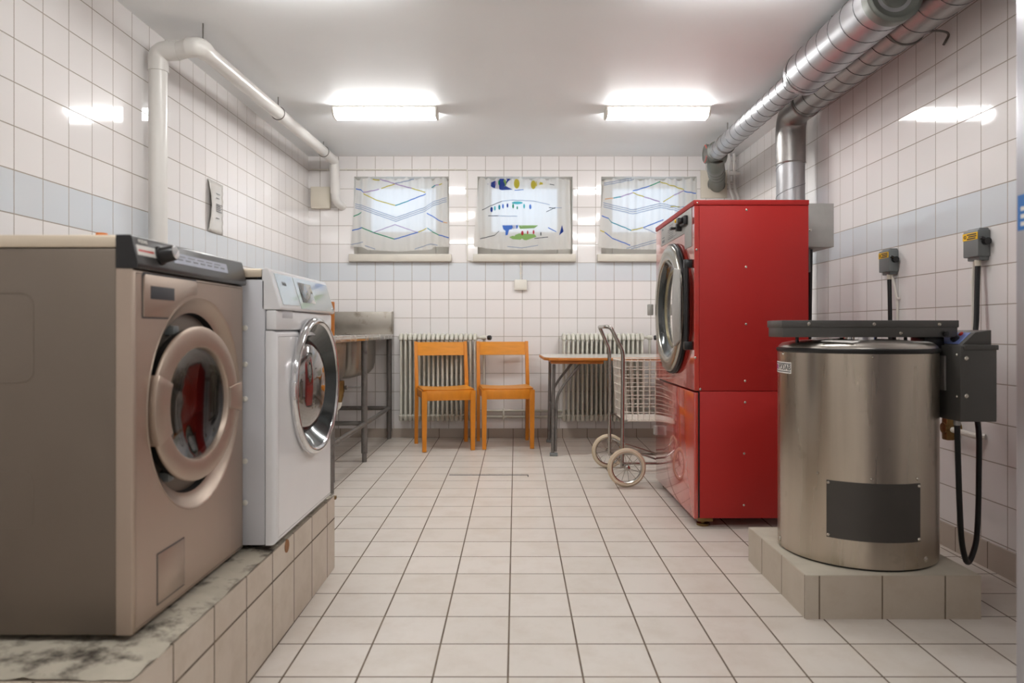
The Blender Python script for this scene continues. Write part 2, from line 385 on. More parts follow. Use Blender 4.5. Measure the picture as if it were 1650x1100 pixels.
# windows: frame, pane, sill
for i, (a, b) in enumerate(wins):
    w = bpy.data.objects.new('window_%d' % (i+1), None); col.objects.link(w); w.location = ((a+b)/2, D+0.15, WZ0); struct(w)
    o = w.location
    f = MB(); ya, yb = D+0.13, D+0.19
    f.box(a, a+0.11, ya, yb, WZ0, WZ1, 0.006).box(b-0.12, b, ya, yb, WZ0, WZ1, 0.006)
    f.box(a+0.11, b-0.12, ya, yb, WZ1-0.068, WZ1, 0.006).box(a+0.11, b-0.12, ya, yb, WZ0, WZ0+0.2, 0.006)
    f.build('window_frame', M_white, w, o)
    MB().box(a+0.105, b-0.115, D+0.155, D+0.161, WZ0+0.19, WZ1-0.06).build('window_pane', G_clear, w, o, smooth=0)
    s = MB(); s.box(a-0.035, b+0.025, D-0.045, D+0.13, WZ0-0.066, WZ0-0.004, 0.006)
    s.build('window_sill', M_sill, w, o)

# ------------------------------------------------------------------ curtains
cols = {'b': (70, 120, 210), 'n': (60, 90, 190), 't': (20, 150, 165), 'g': (30, 150, 110), 'y': (206, 190, 70), 'p': (176, 148, 190), 's': (160, 172, 196), 'o': (226, 180, 140),
        'd': (30, 60, 150), 'k': (50, 54, 60), 'l': (150, 190, 110), 'r': (190, 50, 60), 'c': (80, 190, 200)}
keys = list(cols); CM = [cloth('white_curtain_cloth', (232, 229, 224))] + [cloth('print_'+k, cols[k]) for k in keys]
def curtain(label, tl, tr, bl, br, ztop, bottom, lines, polys, folds, seed):
    rnd = random.Random(seed); ph = [rnd.uniform(0, 6.28) for _ in range(6)]
    def yy(x, z):
        t = max(0, min(1, (ztop-z)/0.58)); s = (x-bl)/(br-bl)
        base = D - 0.010 - 0.030*t
        f = 0.0
        for c, wd in folds: f += math.exp(-((s-c)/wd)**2)
        amp = 0.0025 + 0.007*min(1, f) + 0.006*math.exp(-t*14)
        return base - amp*(1+math.sin(x*95+ph[0]+0.6*math.sin(z*6+ph[1]))) - 0.004*math.sin(x*31+ph[2]) * (1-0.3*t) - 0.012*math.exp(-t*20)*0
    m = MB(); NX, NZ = 96, 44; bm = m.bm; g = []
    for j in range(NZ+1):
        t = j/NZ; row = []
        for i in range(NX+1):
            s = i/NX
            x = (tl+(tr-tl)*s)*(1-t) + (bl+(br-bl)*s)*t
            zt = ztop + 0.006*math.sin(s*75+ph[3]) + 0.007*math.sin(s*31+ph[4]) + 0.003*math.sin(s*140)
            # bottom edge given as polyline over s
            zb = bottom[-1][1]
            for (s0, z0), (s1, z1) in zip(bottom[:-1], bottom[1:]):
                if s0 <= s <= s1: zb = z0+(z1-z0)*(s-s0)/max(1e-6, s1-s0); break
            z = zt*(1-t)+zb*t
            row.append(bm.verts.new((x, yy(x, z), z)))
        g.append(row)
    for j in range(NZ):
        for i in range(NX): bm.faces.new((g[j][i], g[j+1][i], g[j+1][i+1], g[j][i+1]))
    for k, w, pts in lines:
        m.mi = 1+keys.index(k)
        q = []
        for (xa, za), (xb, zb) in zip(pts[:-1], pts[1:]):
            n = max(2, int(math.hypot(xb-xa, zb-za)/0.008))
            for c in range(n): q.append((xa+(xb-xa)*c/n, za+(zb-za)*c/n))
        q.append(pts[-1]); vs = []
        for (x, z) in q: vs.append((bm.verts.new((x, yy(x, z)-0.0012, z+w/2)), bm.verts.new((x, yy(x, z)-0.0012, z-w/2))))
        n0 = m._mark()
        for a, b in zip(vs[:-1], vs[1:]): bm.faces.new((a[0], a[1], b[1], b[0]))
        m._fin(n0)
    for k, pts in polys:
        m.mi = 1+keys.index(k); m.face([(x, yy(x, z)-0.0022-0.0002*keys.index(k), z) for x, z in pts])
    cx = (bl+br)/2
    o = m.build('window_curtain', CM, None, (cx, D-0.03, bottom[0][1]), smooth=60, recalc=False)
    o.location = (cx, D-0.03, bottom[0][1])
    return tag(o, label, 'curtain', 'curtains over the three basement windows')
def W(u, v): return (-1.7957+u*.00093018, 2.4399-v*.00093018)
def L1(k, *p, w=0.0085): return (k, w, [W(*q) for q in p])
lines = [L1('b', (517, 410), (560, 418), (585, 443)), L1('p', (585, 443), (720, 412)), L1('y', (740, 405), (865, 365)), L1('p', (730, 325), (865, 365), (1010, 405)),
 L1('y', (1010, 405), (1130, 440)), L1('y', (585, 455), (700, 510), (865, 558)), L1('t', (865, 558), (985, 515)), L1('b', (985, 515), (1135, 455)),
 L1('g', (497, 655), (570, 622)), L1('b', (485, 780), (575, 758)), L1('g', (575, 758), (680, 800), (860, 857)), L1('b', (860, 857), (1070, 795)), L1('y', (1070, 795), (1145, 762)),
 L1('p', (665, 800), (865, 728), (1060, 797), w=.0065), L1('t', (1150, 760), (1190, 785)), L1('g', (1190, 790), (1250, 820)), L1('b', (1250, 820), (1340, 845)),
 L1('b', (1145, 628), (1190, 650), (1250, 690), (1290, 708)), L1('o', (1290, 708), (1325, 712)), L1('t', (1185, 398), (1220, 380)), L1('p', (1220, 380), (1250, 373)), L1('y', (1250, 373), (1280, 365)),
 L1('y', (665, 325), (725, 333)), L1('s', (865, 360), (1030, 325)), L1('s', (478, 905), (585, 885), w=.0065), L1('s', (600, 915), (690, 945), w=.0065), L1('s', (1040, 945), (1180, 900), (1240, 912), w=.0065)]
for dv in (0, 17, 34): lines.append(L1('s', (510, 543+dv), (575, 560+dv), (870, 665+dv), (1135, 572+dv), (1190, 530+dv), (1320, 488+dv), w=.0065))
curtain('white curtain with coloured zigzag lines over the left window, above the sink', W(518, 0)[0], W(1322, 0)[0], W(476, 0)[0], W(1342, 0)[0], W(0, 320)[1],
        [(0, W(0, 918)[1]), (.13, W(0, 930)[1]), (.17, W(0, 952)[1]), (.45, W(0, 966)[1]), (.82, W(0, 950)[1]), (.84, W(0, 926)[1]), (1, W(0, 924)[1])], lines, [], [(0.1, .06), (.8, .06), (.93, .06)], 3)
def W3(u, v): return (.5065+u*.00093018, 2.4399-v*.00093018)
def L3(k, *p, w=0.0085): return (k, w, [W3(*q) for q in p])
lines = [L3('s', (235, 360), (480, 315), w=.0065), L3('s', (235, 376), (500, 328), w=.0065), L3('b', (490, 430), (640, 385)), L3('g', (640, 385), (735, 345)), L3('y', (735, 345), (800, 370), (945, 418)),
 L3('p', (945, 425), (850, 470)), L3('y', (850, 470), (760, 525)), L3('b', (945, 428), (985, 440), (1050, 450)), L3('o', (245, 500), (320, 490)), L3('t', (320, 490), (385, 480)), L3('p', (385, 480), (490, 445)),
 L3('y', (490, 445), (590, 480)), L3('p', (590, 480), (730, 525)), L3('b', (215, 650), (275, 672)), L3('t', (275, 672), (300, 705), (475, 780)), L3('y', (475, 780), (580, 755)), L3('b', (580, 755), (760, 685)),
 L3('y', (200, 780), (240, 795)), L3('b', (240, 795), (310, 850), (465, 912)), L3('s', (430, 940), (705, 860), w=.0065), L3('s', (470, 945), (705, 880), w=.0065), L3('s', (580, 755), (705, 810), w=.0065), L3('y', (825, 568), (905, 570))]
for dv in (0, 18, 36): lines.append(L3('s', (230, 533+dv), (280, 545+dv), (490, 598+dv), (740, 538+dv), (900, 575+dv), (1040, 560+dv), w=.0065))
curtain('white curtain with coloured zigzag lines over the right window, partly behind the red dryer', W3(238, 0)[0], W3(1045, 0)[0], W3(180, 0)[0], W3(1075, 0)[0], W3(0, 326)[1],
        [(0, W3(0, 932)[1]), (.3, W3(0, 946)[1]), (.6, W3(0, 950)[1]), (1, W3(0, 940)[1])], lines, [], [(.35, .1), (.75, .15), (.95, .05)], 5)
def W2(u, v): return (-1.7957+u*.0014883, 2.3888-v*.0014883)
def L2(k, *p, w=0.0055): return (k, w, [W2(*q) for q in p])
def EL(k, u, v, a, b): return (k, [W2(u+a*math.cos(t*PI/8), v+b*math.sin(t*PI/8)) for t in range(16)])
def PG(k, *p): return (k, [W2(*q) for q in p])
lines = [L2('k', (1020, 340), (1060, 320), (1130, 290)), L2('s', (1130, 290), (1180, 284), (1300, 288), (1395, 310)), L2('k', (1390, 325), (1425, 330)), L2('s', (1425, 325), (1460, 328)), L2('k', (1375, 350), (1425, 325)),
 L2('k', (1055, 372), (1110, 372)), L2('s', (1110, 372), (1215, 374)), L2('k', (1010, 500), (1090, 480), (1115, 457)), L2('k', (1310, 497), (1385, 490)), L2('b', (1385, 437), (1430, 460), w=.008), L2('s', (1160, 542), (1240, 550), (1330, 535)), L2('k', (1395, 195), (1420, 200)), L2('b', (1200, 230), (1250, 226))]
polys = [PG('d', (1050, 195), (1120, 165), (1178, 165), (1160, 185), (1150, 205), (1190, 226), (1130, 228), (1080, 215)), PG('y', (1318, 178), (1395, 195), (1345, 198), (1318, 208)),
 EL('l', 1145, 190, 9, 20), EL('y', 1212, 193, 16, 27), EL('y', 1304, 198, 14, 25), EL('l', 1212, 196, 9, 16), EL('l', 1306, 200, 7, 15), EL('g', 1115, 188, 5, 14), EL('p', 1095, 192, 4, 12),
 EL('d', 1073, 337, 7, 15), EL('c', 1091, 330, 5, 13), EL('t', 1116, 324, 6, 14), EL('b', 1136, 318, 5, 13), EL('d', 1161, 314, 5, 12), EL('g', 1192, 318, 5, 13), EL('g', 1215, 327, 4, 9), EL('c', 1253, 318, 5, 13), EL('b', 1287, 321, 6, 14),
 PG('b', (1132, 424), (1220, 424), (1216, 442), (1170, 448), (1162, 478), (1150, 480), (1150, 455), (1138, 446)), PG('l', (1170, 490), (1225, 470), (1310, 474), (1322, 488), (1265, 507), (1190, 502)), PG('l', (1222, 425), (1330, 425), (1310, 440), (1230, 445)),
 EL('r', 1243, 468, 7, 13), EL('r', 1272, 466, 4, 13), EL('r', 1305, 462, 5, 12), PG('d', (1462, 424), (1470, 460), (1446, 480)), EL('k', 1345, 472, 3, 11), EL('c', 1215, 300, 30, 8)]
curtain('white curtain printed with blue and green fish shapes over the middle window', W2(1003, 0)[0], W2(1505, 0)[0], W2(973, 0)[0], W2(1512, 0)[0], W2(0, 166)[1],
        [(0, W2(0, 540)[1]), (.12, W2(0, 552)[1]), (.3, W2(0, 560)[1]), (.7, W2(0, 562)[1]), (1, W2(0, 556)[1])], lines, polys, [(.05, .08), (.95, .05)], 9)

# ------------------------------------------------------------------ ceiling lamps
def lamp(x, y, label, em=None):
    t = thing('ceiling_lamp', label, 'ceiling lamp', (x, y, ZC), 0, 'fluorescent ceiling lamps')
    o = t.location; w = 0.335
    MB().box(x-w, x+w, y-0.075, y+0.075, ZC-0.012, ZC, 0.002).build('base_plate', M_white, t, o)
    d = MB(); prof = [(-0.072, -0.012), (-0.070, -0.03), (-0.052, -0.056), (-0.03, -0.064), (0.03, -0.064), (0.052, -0.056), (0.070, -0.03), (0.072, -0.012)]
    d.prism([(x-w+0.012, y+a, ZC+b) for a, b in prof], (2*w-0.024, 0, 0)); d.build('diffuser', em or E_lamp, t, o)
    for s in (-1, 1):
        e = MB(); xa = x+s*(w-0.012)
        e.prism([(xa, y+a*1.03, ZC+b*1.03) for a, b in prof], (s*0.012, 0, 0), 0.002); e.build('end_cap', M_plast, t, o)
    return t
lamp(-0.841, 4.69, 'long white fluorescent ceiling lamp at left, in front of the left window')
lamp(0.914, 4.69, 'long white fluorescent ceiling lamp at right, in front of the right window')
lamp(-0.841, 2.90, 'lit ceiling lamp above the white washing machine, beyond the top of the picture', E_lamp2)
lamp(0.914, 2.90, 'lit ceiling lamp above the spin dryer, beyond the top of the picture', E_lamp2)
lamp(-0.841, 0.55, 'lit ceiling lamp behind the viewer at left')
lamp(0.914, 0.55, 'lit ceiling lamp behind the viewer at right')

# ------------------------------------------------------------------ left plinth
PX = -0.708; PY0, PY1 = 1.335, 2.826; PZ = 0.262
t = thing('plinth', 'long tiled plinth carrying the two washing machines along the left wall', 'plinth', (-1.2, 2.08, fz(2.08)))
o = t.location
m = MB(); xw = XL(PY1)+0.012
m.box(xw, PX, PY0, PY1, -0.075, PZ-0.012)
m.build('tiled_sides', T_plinth, t, o, smooth=0, uv=lambda c, n: ((c.x-PX-0.02 if abs(n.y) > .5 else c.y-2.716), c.z-0.165+0.2))
m = MB()
NX, NY = 40, 60; bm = m.bm; g = []
rnd = random.Random(4)
for j in range(NY+1):
    row = []
    for i in range(NX+1):
        x = xw+(PX-xw)*i/NX; y = PY0+(PY1-PY0)*j/NY
        e = min(PX-x, y-PY0); z = PZ-0.001+rnd.uniform(-1, 1)*0.0022
        if e < 0.05 and y < 2.3: z -= (0.05-e)*0.12*(0.5+rnd.random())
        row.append(bm.verts.new((x, y, z)))
    g.append(row)
for j in range(NY):
    for i in range(NX): bm.faces.new((g[j][i], g[j][i+1], g[j+1][i+1], g[j+1][i]))
m.build('concrete_top', M_concrete, t, o, smooth=60)
MB().cyl((PX-0.002, 2.235, 0.232), (PX+0.002, 2.235, 0.232), 0.020, seg=20).build('rust_spot', M_rust, t, o)
m = MB(); m.box(PX-0.01, PX+0.006, 2.822, 2.84, 0.236, 0.25, 0.003); m.build('brass_trim_end', M_brass, t, o)

# ------------------------------------------------------------------ right plinth
t = thing('plinth', 'low square tiled plinth under the steel spin dryer', 'plinth', (1.22, 2.62, fz(2.62)))
o = t.location
m = MB(); m.box(0.937, 1.505, 2.338, 2.911, -0.07, 0.1045)
m.build('tiled_sides', T_plinth2, t, o, smooth=0, uv=lambda c, n: ((c.x-0.982 if abs(n.y) > .5 else c.y-2.345), c.z+0.35))
m = MB(); m.box(0.9385, 1.5035, 2.3395, 2.9095, 0.1035, 0.1063, 0.001); m.build('concrete_top', M_concrete2, t, o)

# ------------------------------------------------------------------ steel washing machine
Y0, Y1 = 1.476, 2.071; XF = -0.780; Z0 = 0.276; XB = -1.40
t = thing('washing_machine', 'champagne steel washing machine with black control panel, nearest on the left plinth', 'washing machine', (-1.09, 1.77, PZ))
o = t.location
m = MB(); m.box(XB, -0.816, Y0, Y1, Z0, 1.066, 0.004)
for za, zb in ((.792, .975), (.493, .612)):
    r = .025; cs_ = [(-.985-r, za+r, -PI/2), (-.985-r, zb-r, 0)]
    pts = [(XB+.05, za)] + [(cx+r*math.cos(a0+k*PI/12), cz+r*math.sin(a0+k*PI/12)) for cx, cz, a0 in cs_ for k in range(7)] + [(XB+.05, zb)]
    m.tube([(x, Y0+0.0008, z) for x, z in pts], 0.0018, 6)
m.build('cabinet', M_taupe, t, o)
m = MB()
b = 0.007; ys, zs_ = (Y0, Y1), (Z0, 1.025)
def fr(x, e): return [(x, Y0+e, Z0+e), (x, Y1-e, Z0+e), (x, Y1-e, 1.025-e), (x, Y0+e, 1.025-e)]
m.sweep([fr(-0.816, 0), fr(XF-b, 0), fr(XF-b*.5, b*.13), fr(XF-b*.13, b*.5), fr(XF, b), fr(XF, b+.002)], caps=False)
m.holed(Y0+b+.002, Y1-b-.002, Z0+b+.002, 1.023-b, 1.785, 0.722, 0.255, XF)
bmesh.ops.remove_doubles(m.bm, verts=m.bm.verts[:], dist=1e-5)
m.build('front_panel', M_beige, t, o)
m = MB(); m.box(XB, -0.816, Y0, Y1, 1.068, 1.094, 0.004); m.build('lid', M_lid, t, o)
# raised bezel
m = MB(); m.lathe([(.258, -.001), (.2565, .0015), (.254, .001), (.250, -.003), (.242, -.010), (.232, -.017), (.224, -.021), (.219, -.0215)], (XF, 1.785, .722), (1, 0, 0), 72)
bez = m.build('door_bezel', M_beige, t, o, smooth=60)
m = MB(); m.lathe([(.2195, -.021), (.216, -.030), (.213, -.05), (.19, -.06), (.172, -.065), (.168, -.055), (.155, -.055), (.15, -.09)], (XF, 1.785, .722), (1, 0, 0), 64)
m.build('door_gasket', M_gasket, t, o, smooth=60)
m = MB(); m.lathe([(.15, -.088), (.20, -.10), (.21, -.13), (.21, -.42), (.0, -.43)], (XF, 1.785, .722), (1, 0, 0), 48)
m.build('drum', M_drum, t, o)
for yc_, zc in ((1.693, .898), (1.668, .562)):
    mm = MB(); mm.box(XF-.04, XF-.014, yc_-.014, yc_+.014, zc-.011, zc+.011, .003); mm.build('latch_tab', M_iso, t, o)
# door, ajar, hinged on the near side
dr = bpy.data.objects.new('door', None); col.objects.link(dr); dr.parent = t
dr.location = Vector((-.762, 1.728, .725)) - Vector(o); dr.rotation_euler = (0, 0, math.radians(-6.5))
m = MB(); m.lathe([(.150, -.03), (.174, -.024), (.178, -.014), (.1785, .0005), (.170, .002)], (0, 0, 0), (1, 0, 0), 72); m.build('door_back', M_gasket, dr, smooth=30)
m = MB(); m.lathe([(.178, .0), (.183, .001), (.183, .005), (.181, .008), (.176, .010), (.160, .0115), (.140, .011), (.134, .009), (.131, .004), (.129, -.03)], (0, 0, 0), (1, 0, 0), 72)
m.build('door_ring', M_beige, dr, smooth=30)
m = MB(); m.lathe([(.130, -.003), (.115, -.010), (.08, -.019), (.04, -.024), (0, -.025)], (0, 0, 0), (1, 0, 0), 56)
m.lathe([(0, -.031), (.04, -.030), (.08, -.025), (.115, -.016), (.130, -.009)], (0, 0, 0), (1, 0, 0), 56)
m.build('door_glass', G_tint, dr, smooth=80, recalc=False)
m = MB(); m.lathe([(.130, -.02), (.122, -.045), (.105, -.06), (.08, -.065), (.078, -.055), (.10, -.045)], (0, 0, 0), (1, 0, 0), 56); m.build('glass_seal', M_black, dr, smooth=50)
m = MB(); R0, R1 = .132, .2035
def arc(R, a0, a1, n=10): return [(R*math.cos(a0+(a1-a0)*k/n), R*math.sin(a0+(a1-a0)*k/n)) for k in range(n+1)]
q = arc(.196, -.20, .20) + arc(.134, .20, -.20)
m.prism([(-.012, y, z) for y, z in q], (.0265, 0, 0), .0025); m.build('door_handle', M_beige, dr)
q = arc(.190, PI-.42, PI+.42) + arc(.134, PI+.42, PI-.42)
m = MB(); m.prism([(-.012, y, z) for y, z in q], (.0295, 0, 0), .0025); m.build('hinge_cover', M_beige, dr)
# detergent drawer
def yzprism(m, pts, x0, x1, b=0): return m.prism([(x0, y, z) for y, z in pts], (x1-x0, 0, 0), b)
def curve_cut(): return [(1.62+(1.767-1.62)*k/6 , .927+(.984-.927)*(k/6)**0.8) for k in range(7)]
pts = [(1.512, .927)] + [(1.622, .927), (1.648, .948), (1.678, .965), (1.71, .977), (1.74, .983), (1.765, .986), (1.765, 1.012), (1.758, 1.018), (1.518, 1.017), (1.512, 1.011)]
m = MB(); yzprism(m, [((y-1.64)*1.03+1.64, (z-.97)*1.08+.97) for y, z in pts], XF-.002, XF+.0004); m.build('drawer_gap_shade', M_ink, t, o)  # dark sheet draws the shaded gap round the drawer
m = MB(); yzprism(m, pts, XF-.01, XF+.0035, .002); dwr = m.build('detergent_drawer', M_beige, t, o)
m = MB(); m.box(XF+.003, XF+.0045, 1.538, 1.644, .9655, .9935, .0005); m.build('drawer_grip', M_ink, dwr, o)
# service flap
m = MB(); yzprism(m, [(1.571, .300), (1.701, .300), (1.701, .413), (1.571, .413)], XF-.002, XF+.0006); m.build('flap_gap_shade', M_ink, t, o)  # dark sheet behind the flap stands in for shade in its joint
m = MB(); yzprism(m, [(1.574, .303), (1.698, .303), (1.698, .410), (1.574, .410)], XF-.002, XF+.002, .001); m.build('service_flap', M_beige, t, o)
# control panel
m = MB()
prof = [(-.816, 1.026), (-.773, 1.026), (-.7705, 1.034), (-.7825, 1.089), (-.786, 1.094), (-.816, 1.094)]
m.prism([(x, Y0, z) for x, z in prof], (0, Y1-Y0, 0), .002); cp = m.build('control_panel', M_panel, t, o)
m = MB(); m.prism([(x, Y0-.0015, z) for x, z in prof], (0, .0025, 0)); m.build('end_cap', M_black, cp, o)
def fas(y, z, e=.0012): # point on the sloping fascia
    return (-.7705-(z-1.034)*(.012/.055)+e, y, z)
def strip(m, y0, y1, z0, z1, e=.0012): m.prism([fas(y0, z0, e), fas(y1, z0, e), fas(y1, z1, e), fas(y0, z1, e)], (-.0015, 0, 0)); return m
strip(MB(), 1.483, 1.56, 1.054, 1.075).build('label_strip', M_paper, cp, o)
strip(MB(), 1.487, 1.55, 1.062, 1.066, .0016).build('red_print', M_redp, cp, o)
strip(MB(), 1.64, 1.945, 1.0515, 1.0755).build('label_strip', M_greylabel, cp, o)
m = MB()
for k in range(7): strip(m, 1.66+k*.04, 1.685+k*.04, 1.060, 1.063, .0016)
for k in range(5): strip(m, 1.665+k*.05, 1.70+k*.05, 1.068, 1.070, .0016)
m.build('small_print', M_inkgrey, cp, o)
kn = MB(); c = Vector(fas(1.577, 1.061)); ax = Vector((1, 0, .22)).normalized()
kn.lathe([(.0, -.004), (.021, -.004), (.021, .004), (.0175, .006), (.0165, .03), (.015, .034)], c, ax, 32); k_ = kn.build('program_knob', M_black, cp, o)
m = MB(); m.lathe([(.0150, .0335), (.0135, .036), (0, .0365)], c, ax, 32); m.build('knob_cap', M_chrome, k_, o)
Mx = Matrix.Translation(fas(1.512, 1.083, .0014)) @ Matrix(((0, -.21, .977, 0), (1, 0, 0, 0), (0, .977, .21, 0), (0, 0, 0, 1)))
text('maker_lettering', 'PODAB', .011, M_paper, cp, Mx, o)
for x in (-1.34, -.83):
    for y in (Y0+.05, Y1-.05):
        m = MB(); m.cyl((x, y, PZ+.0018), (x, y, PZ+.009), .022).cyl((x, y, PZ+.006), (x, y, Z0+.004), .008); m.build('foot', M_brass, t, o)

# cap of a bottle on top of it
m = MB(); m.lathe([(.0, 0), (.024, 0), (.026, .004), (.026, .040), (.017, .050), (.014, .052), (.014, .060), (.0, .062)], (0, 0, 0), (0, 0, 1), 20)
ob = m.build('bottle', M_orange); ob.location = (-1.088, 1.9, 1.0935); tag(ob, 'small orange plastic bottle standing on the lid of the champagne steel washing machine', 'bottle')

# ------------------------------------------------------------------ white washing machine
Y0, Y1 = 2.092, 2.715; XF = -0.692; XB = -1.36; Z0 = 0.276
t = thing('washing_machine', 'white washing machine with chrome door ring, second on the left plinth', 'washing machine', (-1.03, 2.4, PZ))
o = t.location
m = MB(); m.box(XB, -.7255, Y0, Y1, Z0, 1.045, .004)
m.build('cabinet', M_wmside, t, o)
for z in (.905, .80, .70, .52, .40):
    m = MB(); m.lathe([(.008, 0), (.008, .004), (.003, .006), (0, .006)], (-.783, Y0, z), (0, -1, 0), 12); m.build('screw', M_plast, t, o)
m = MB()
prof = [(-.724, Z0), (-.703, Z0), (-.694, Z0+.003), (-.692, Z0+.01), (-.692, .895), (-.724, .895)]
def frw(x, e, za, zb): return [(x, Y0+e, za+e), (x, Y1-e, za+e), (x, Y1-e, zb-e), (x, Y0+e, zb-e)]
b = .016
m.sweep([frw(-.724, 0, Z0, .897), frw(XF-b, 0, Z0, .897), frw(XF-b*.6, b*.08, Z0, .897), frw(XF-b*.29, b*.29, Z0, .897), frw(XF-b*.08, b*.6, Z0, .897), frw(XF, b, Z0, .897), frw(XF, b+.002, Z0, .897)], caps=False)
m.holed(Y0+b+.002, Y1-b-.002, Z0+b+.002, .895-b, 2.445, .712, .185, XF)
bmesh.ops.remove_doubles(m.bm, verts=m.bm.verts[:], dist=1e-5)
m.build('front_panel', M_wm, t, o)
# upper fascia: drawer band and slanted control head
m = MB(); m.box(-.724, XF, Y0, Y1, .899, .957, .006); band = m.build('drawer_band', M_wm, t, o)
m = MB(); m.box(XF-.012, XF+.0008, 2.141, 2.243, .9335, .9575, .003); m.build('drawer_grip', M_wmside, band, o)
m = MB(); prof = [(-.735, .958), (-.684, .958), (-.681, .962), (-.681, .968), (-.712, 1.070), (-.717, 1.0775), (-.725, 1.079), (-.735, 1.076)]
m.prism([(x, Y0, z) for x, z in prof], (0, Y1-Y0, 0), .004); head = m.build('control_head', M_wm, t, o, smooth=18)
def fas2(y, z, e): return (-.681-(z-.968)*(.031/.102)+e, y, z)
def strip2(m, y0, y1, z0, z1, e, d=.0022): m.prism([fas2(y0, z0, e), fas2(y1, z0, e), fas2(y1, z1, e), fas2(y0, z1, e)], (-d, 0, 0), .0006); return m
strip2(MB(), 2.122, 2.285, .974, 1.066, .002).build('glass_panel', M_glassgrey, head, o, smooth=0)
gp = strip2(MB(), 2.297, 2.705, .966, 1.066, .002).build('glass_panel', M_glassgrey, head, o, smooth=0)
strip2(MB(), 2.330, 2.475, .988, 1.053, .0032).build('display', M_screen, gp, o)
m = MB(); m.lathe([(.007, 0), (.007, .003), (.0045, .003), (.0045, .001)], fas2(2.69, .975, .002), (1, 0, .3), 16); m.build('start_button', M_chrome, gp, o)
Mx = Matrix.Translation(fas2(2.185, 1.038, .0028)) @ Matrix(((0, -.29, .957, 0), (1, 0, 0, 0), (0, .957, .29, 0), (0, 0, 0, 1)))
text('maker_lettering', 'Miele', .017, M_inkgrey, head, Mx, o)
m = MB(); m.box(XB, -.735, Y0, Y1, 1.052, 1.077, .003); m.build('lid', M_lid, t, o)
m = MB(); m.box(-.748, -.7355, Y0+.001, Y1-.001, 1.046, 1.064); m.build('lid_gap', M_black, t, o)
# door, hinged near, a little ajar
dr = bpy.data.objects.new('door', None); col.objects.link(dr); dr.parent = t
dr.location = Vector((-.668, 2.444, .712)) - Vector(o); dr.rotation_euler = (0, 0, math.radians(-2.6))
m = MB(); m.lathe([(.215, -.022), (.226, -.018), (.2285, -.008), (.227, .002), (.223, .007), (.217, .009), (.211, .007), (.206, .001)], (0, 0, 0), (1, 0, 0), 80); m.build('chrome_ring', M_chrome, dr, smooth=60)
m = MB(); m.lathe([(.2065, .001), (.190, -.014), (.170, -.034), (.158, -.044)], (0, 0, 0), (1, 0, 0), 72); m.build('inner_rim', M_darkcone, dr, smooth=50)
m = MB(); m.lathe([(.160, -.045), (.15, -.032), (.135, -.018), (.11, -.006), (.08, .002), (.045, .007), (0, .009)], (0, 0, 0), (1, 0, 0), 64); m.build('door_glass', G_mirror, dr, smooth=80)
m = MB(); q = arc(.233, PI-.12, PI+.12, 6) + arc(.212, PI+.12, PI-.12, 6); m.prism([(-.014, y, z) for y, z in q], (.02, 0, 0), .002); m.build('door_hinge', M_chrome, dr)
for x in (-1.30, -.76):
    for y in (Y0+.05, Y1-.05):
        m = MB(); m.cyl((x, y, PZ+.0018), (x, y, PZ+.009), .022).cyl((x, y, PZ+.006), (x, y, Z0+.004), .008); m.build('foot', M_black, t, o)

# ------------------------------------------------------------------ white drain pipe, upper left
t = thing('drain_pipe', 'fat white painted pipe running up the left wall and along under the ceiling', 'pipe', (-1.65, 3.38, 1.2))
o = t.location; r = .041
xp = -1.672
MB().tube([(xp, 3.38, fz(3.38)), (xp, 3.38, 2.11)], r, 24).build('riser', M_pipe, t, o)
m = MB(); m.tube([(xp, 3.38, 2.105), (xp, 3.38, 2.2), (xp+.1, 3.375, 2.203)], r+.004, 24, .07, 8); m.build('elbow', M_pipe, t, o)
m = MB(); m.tube([(xp+.09, 3.377, 2.202), (-1.50, 3.35, 2.206)], r, 24); m.build('crossover', M_pipe, t, o)
m = MB(); m.tube([(-1.515, 3.352, 2.206), (-1.462, 3.345, 2.207), (-1.462, 3.40, 2.208)], r+.004, 24, .05, 8); m.build('elbow', M_pipe, t, o)
m = MB(); m.tube([(-1.462, 3.39, 2.208), (-1.462, 5.82, 2.262), (-1.462, 5.86, 2.0)], .038, 24, .03, 4); m.build('run', M_pipe, t, o)
m = MB(); m.tube([(-1.462, 5.86, 2.24), (-1.462, 5.86, 1.94), (-1.43, D+.0, 1.915)], .032, 24, .06, 8); m.build('down_pipe', M_pipe, t, o)
for y in (3.38, 4.45, 5.50):
    z = 2.208+(y-3.39)*.022
    m = MB(); m.tube([(-1.462, y, ZC), (-1.462, y, z+.036)], .0035, 8); m.torus((-1.462, y, z), (0, 1, 0), .0405, .003, 24, 6); m.build('hanger', M_leg, t, o)

# box in the back corner
ob = MB().box(-.078, .078, -.05, 0, -.08, .085, .004).box(-.074, .074, -.048, 0, -.092, -.078).build('vent_cover', M_cream)
ob.location = (-1.603, D-.001, 1.987); tag(ob, 'cream square vent cover high in the back left corner, beside the white pipe', 'vent cover')

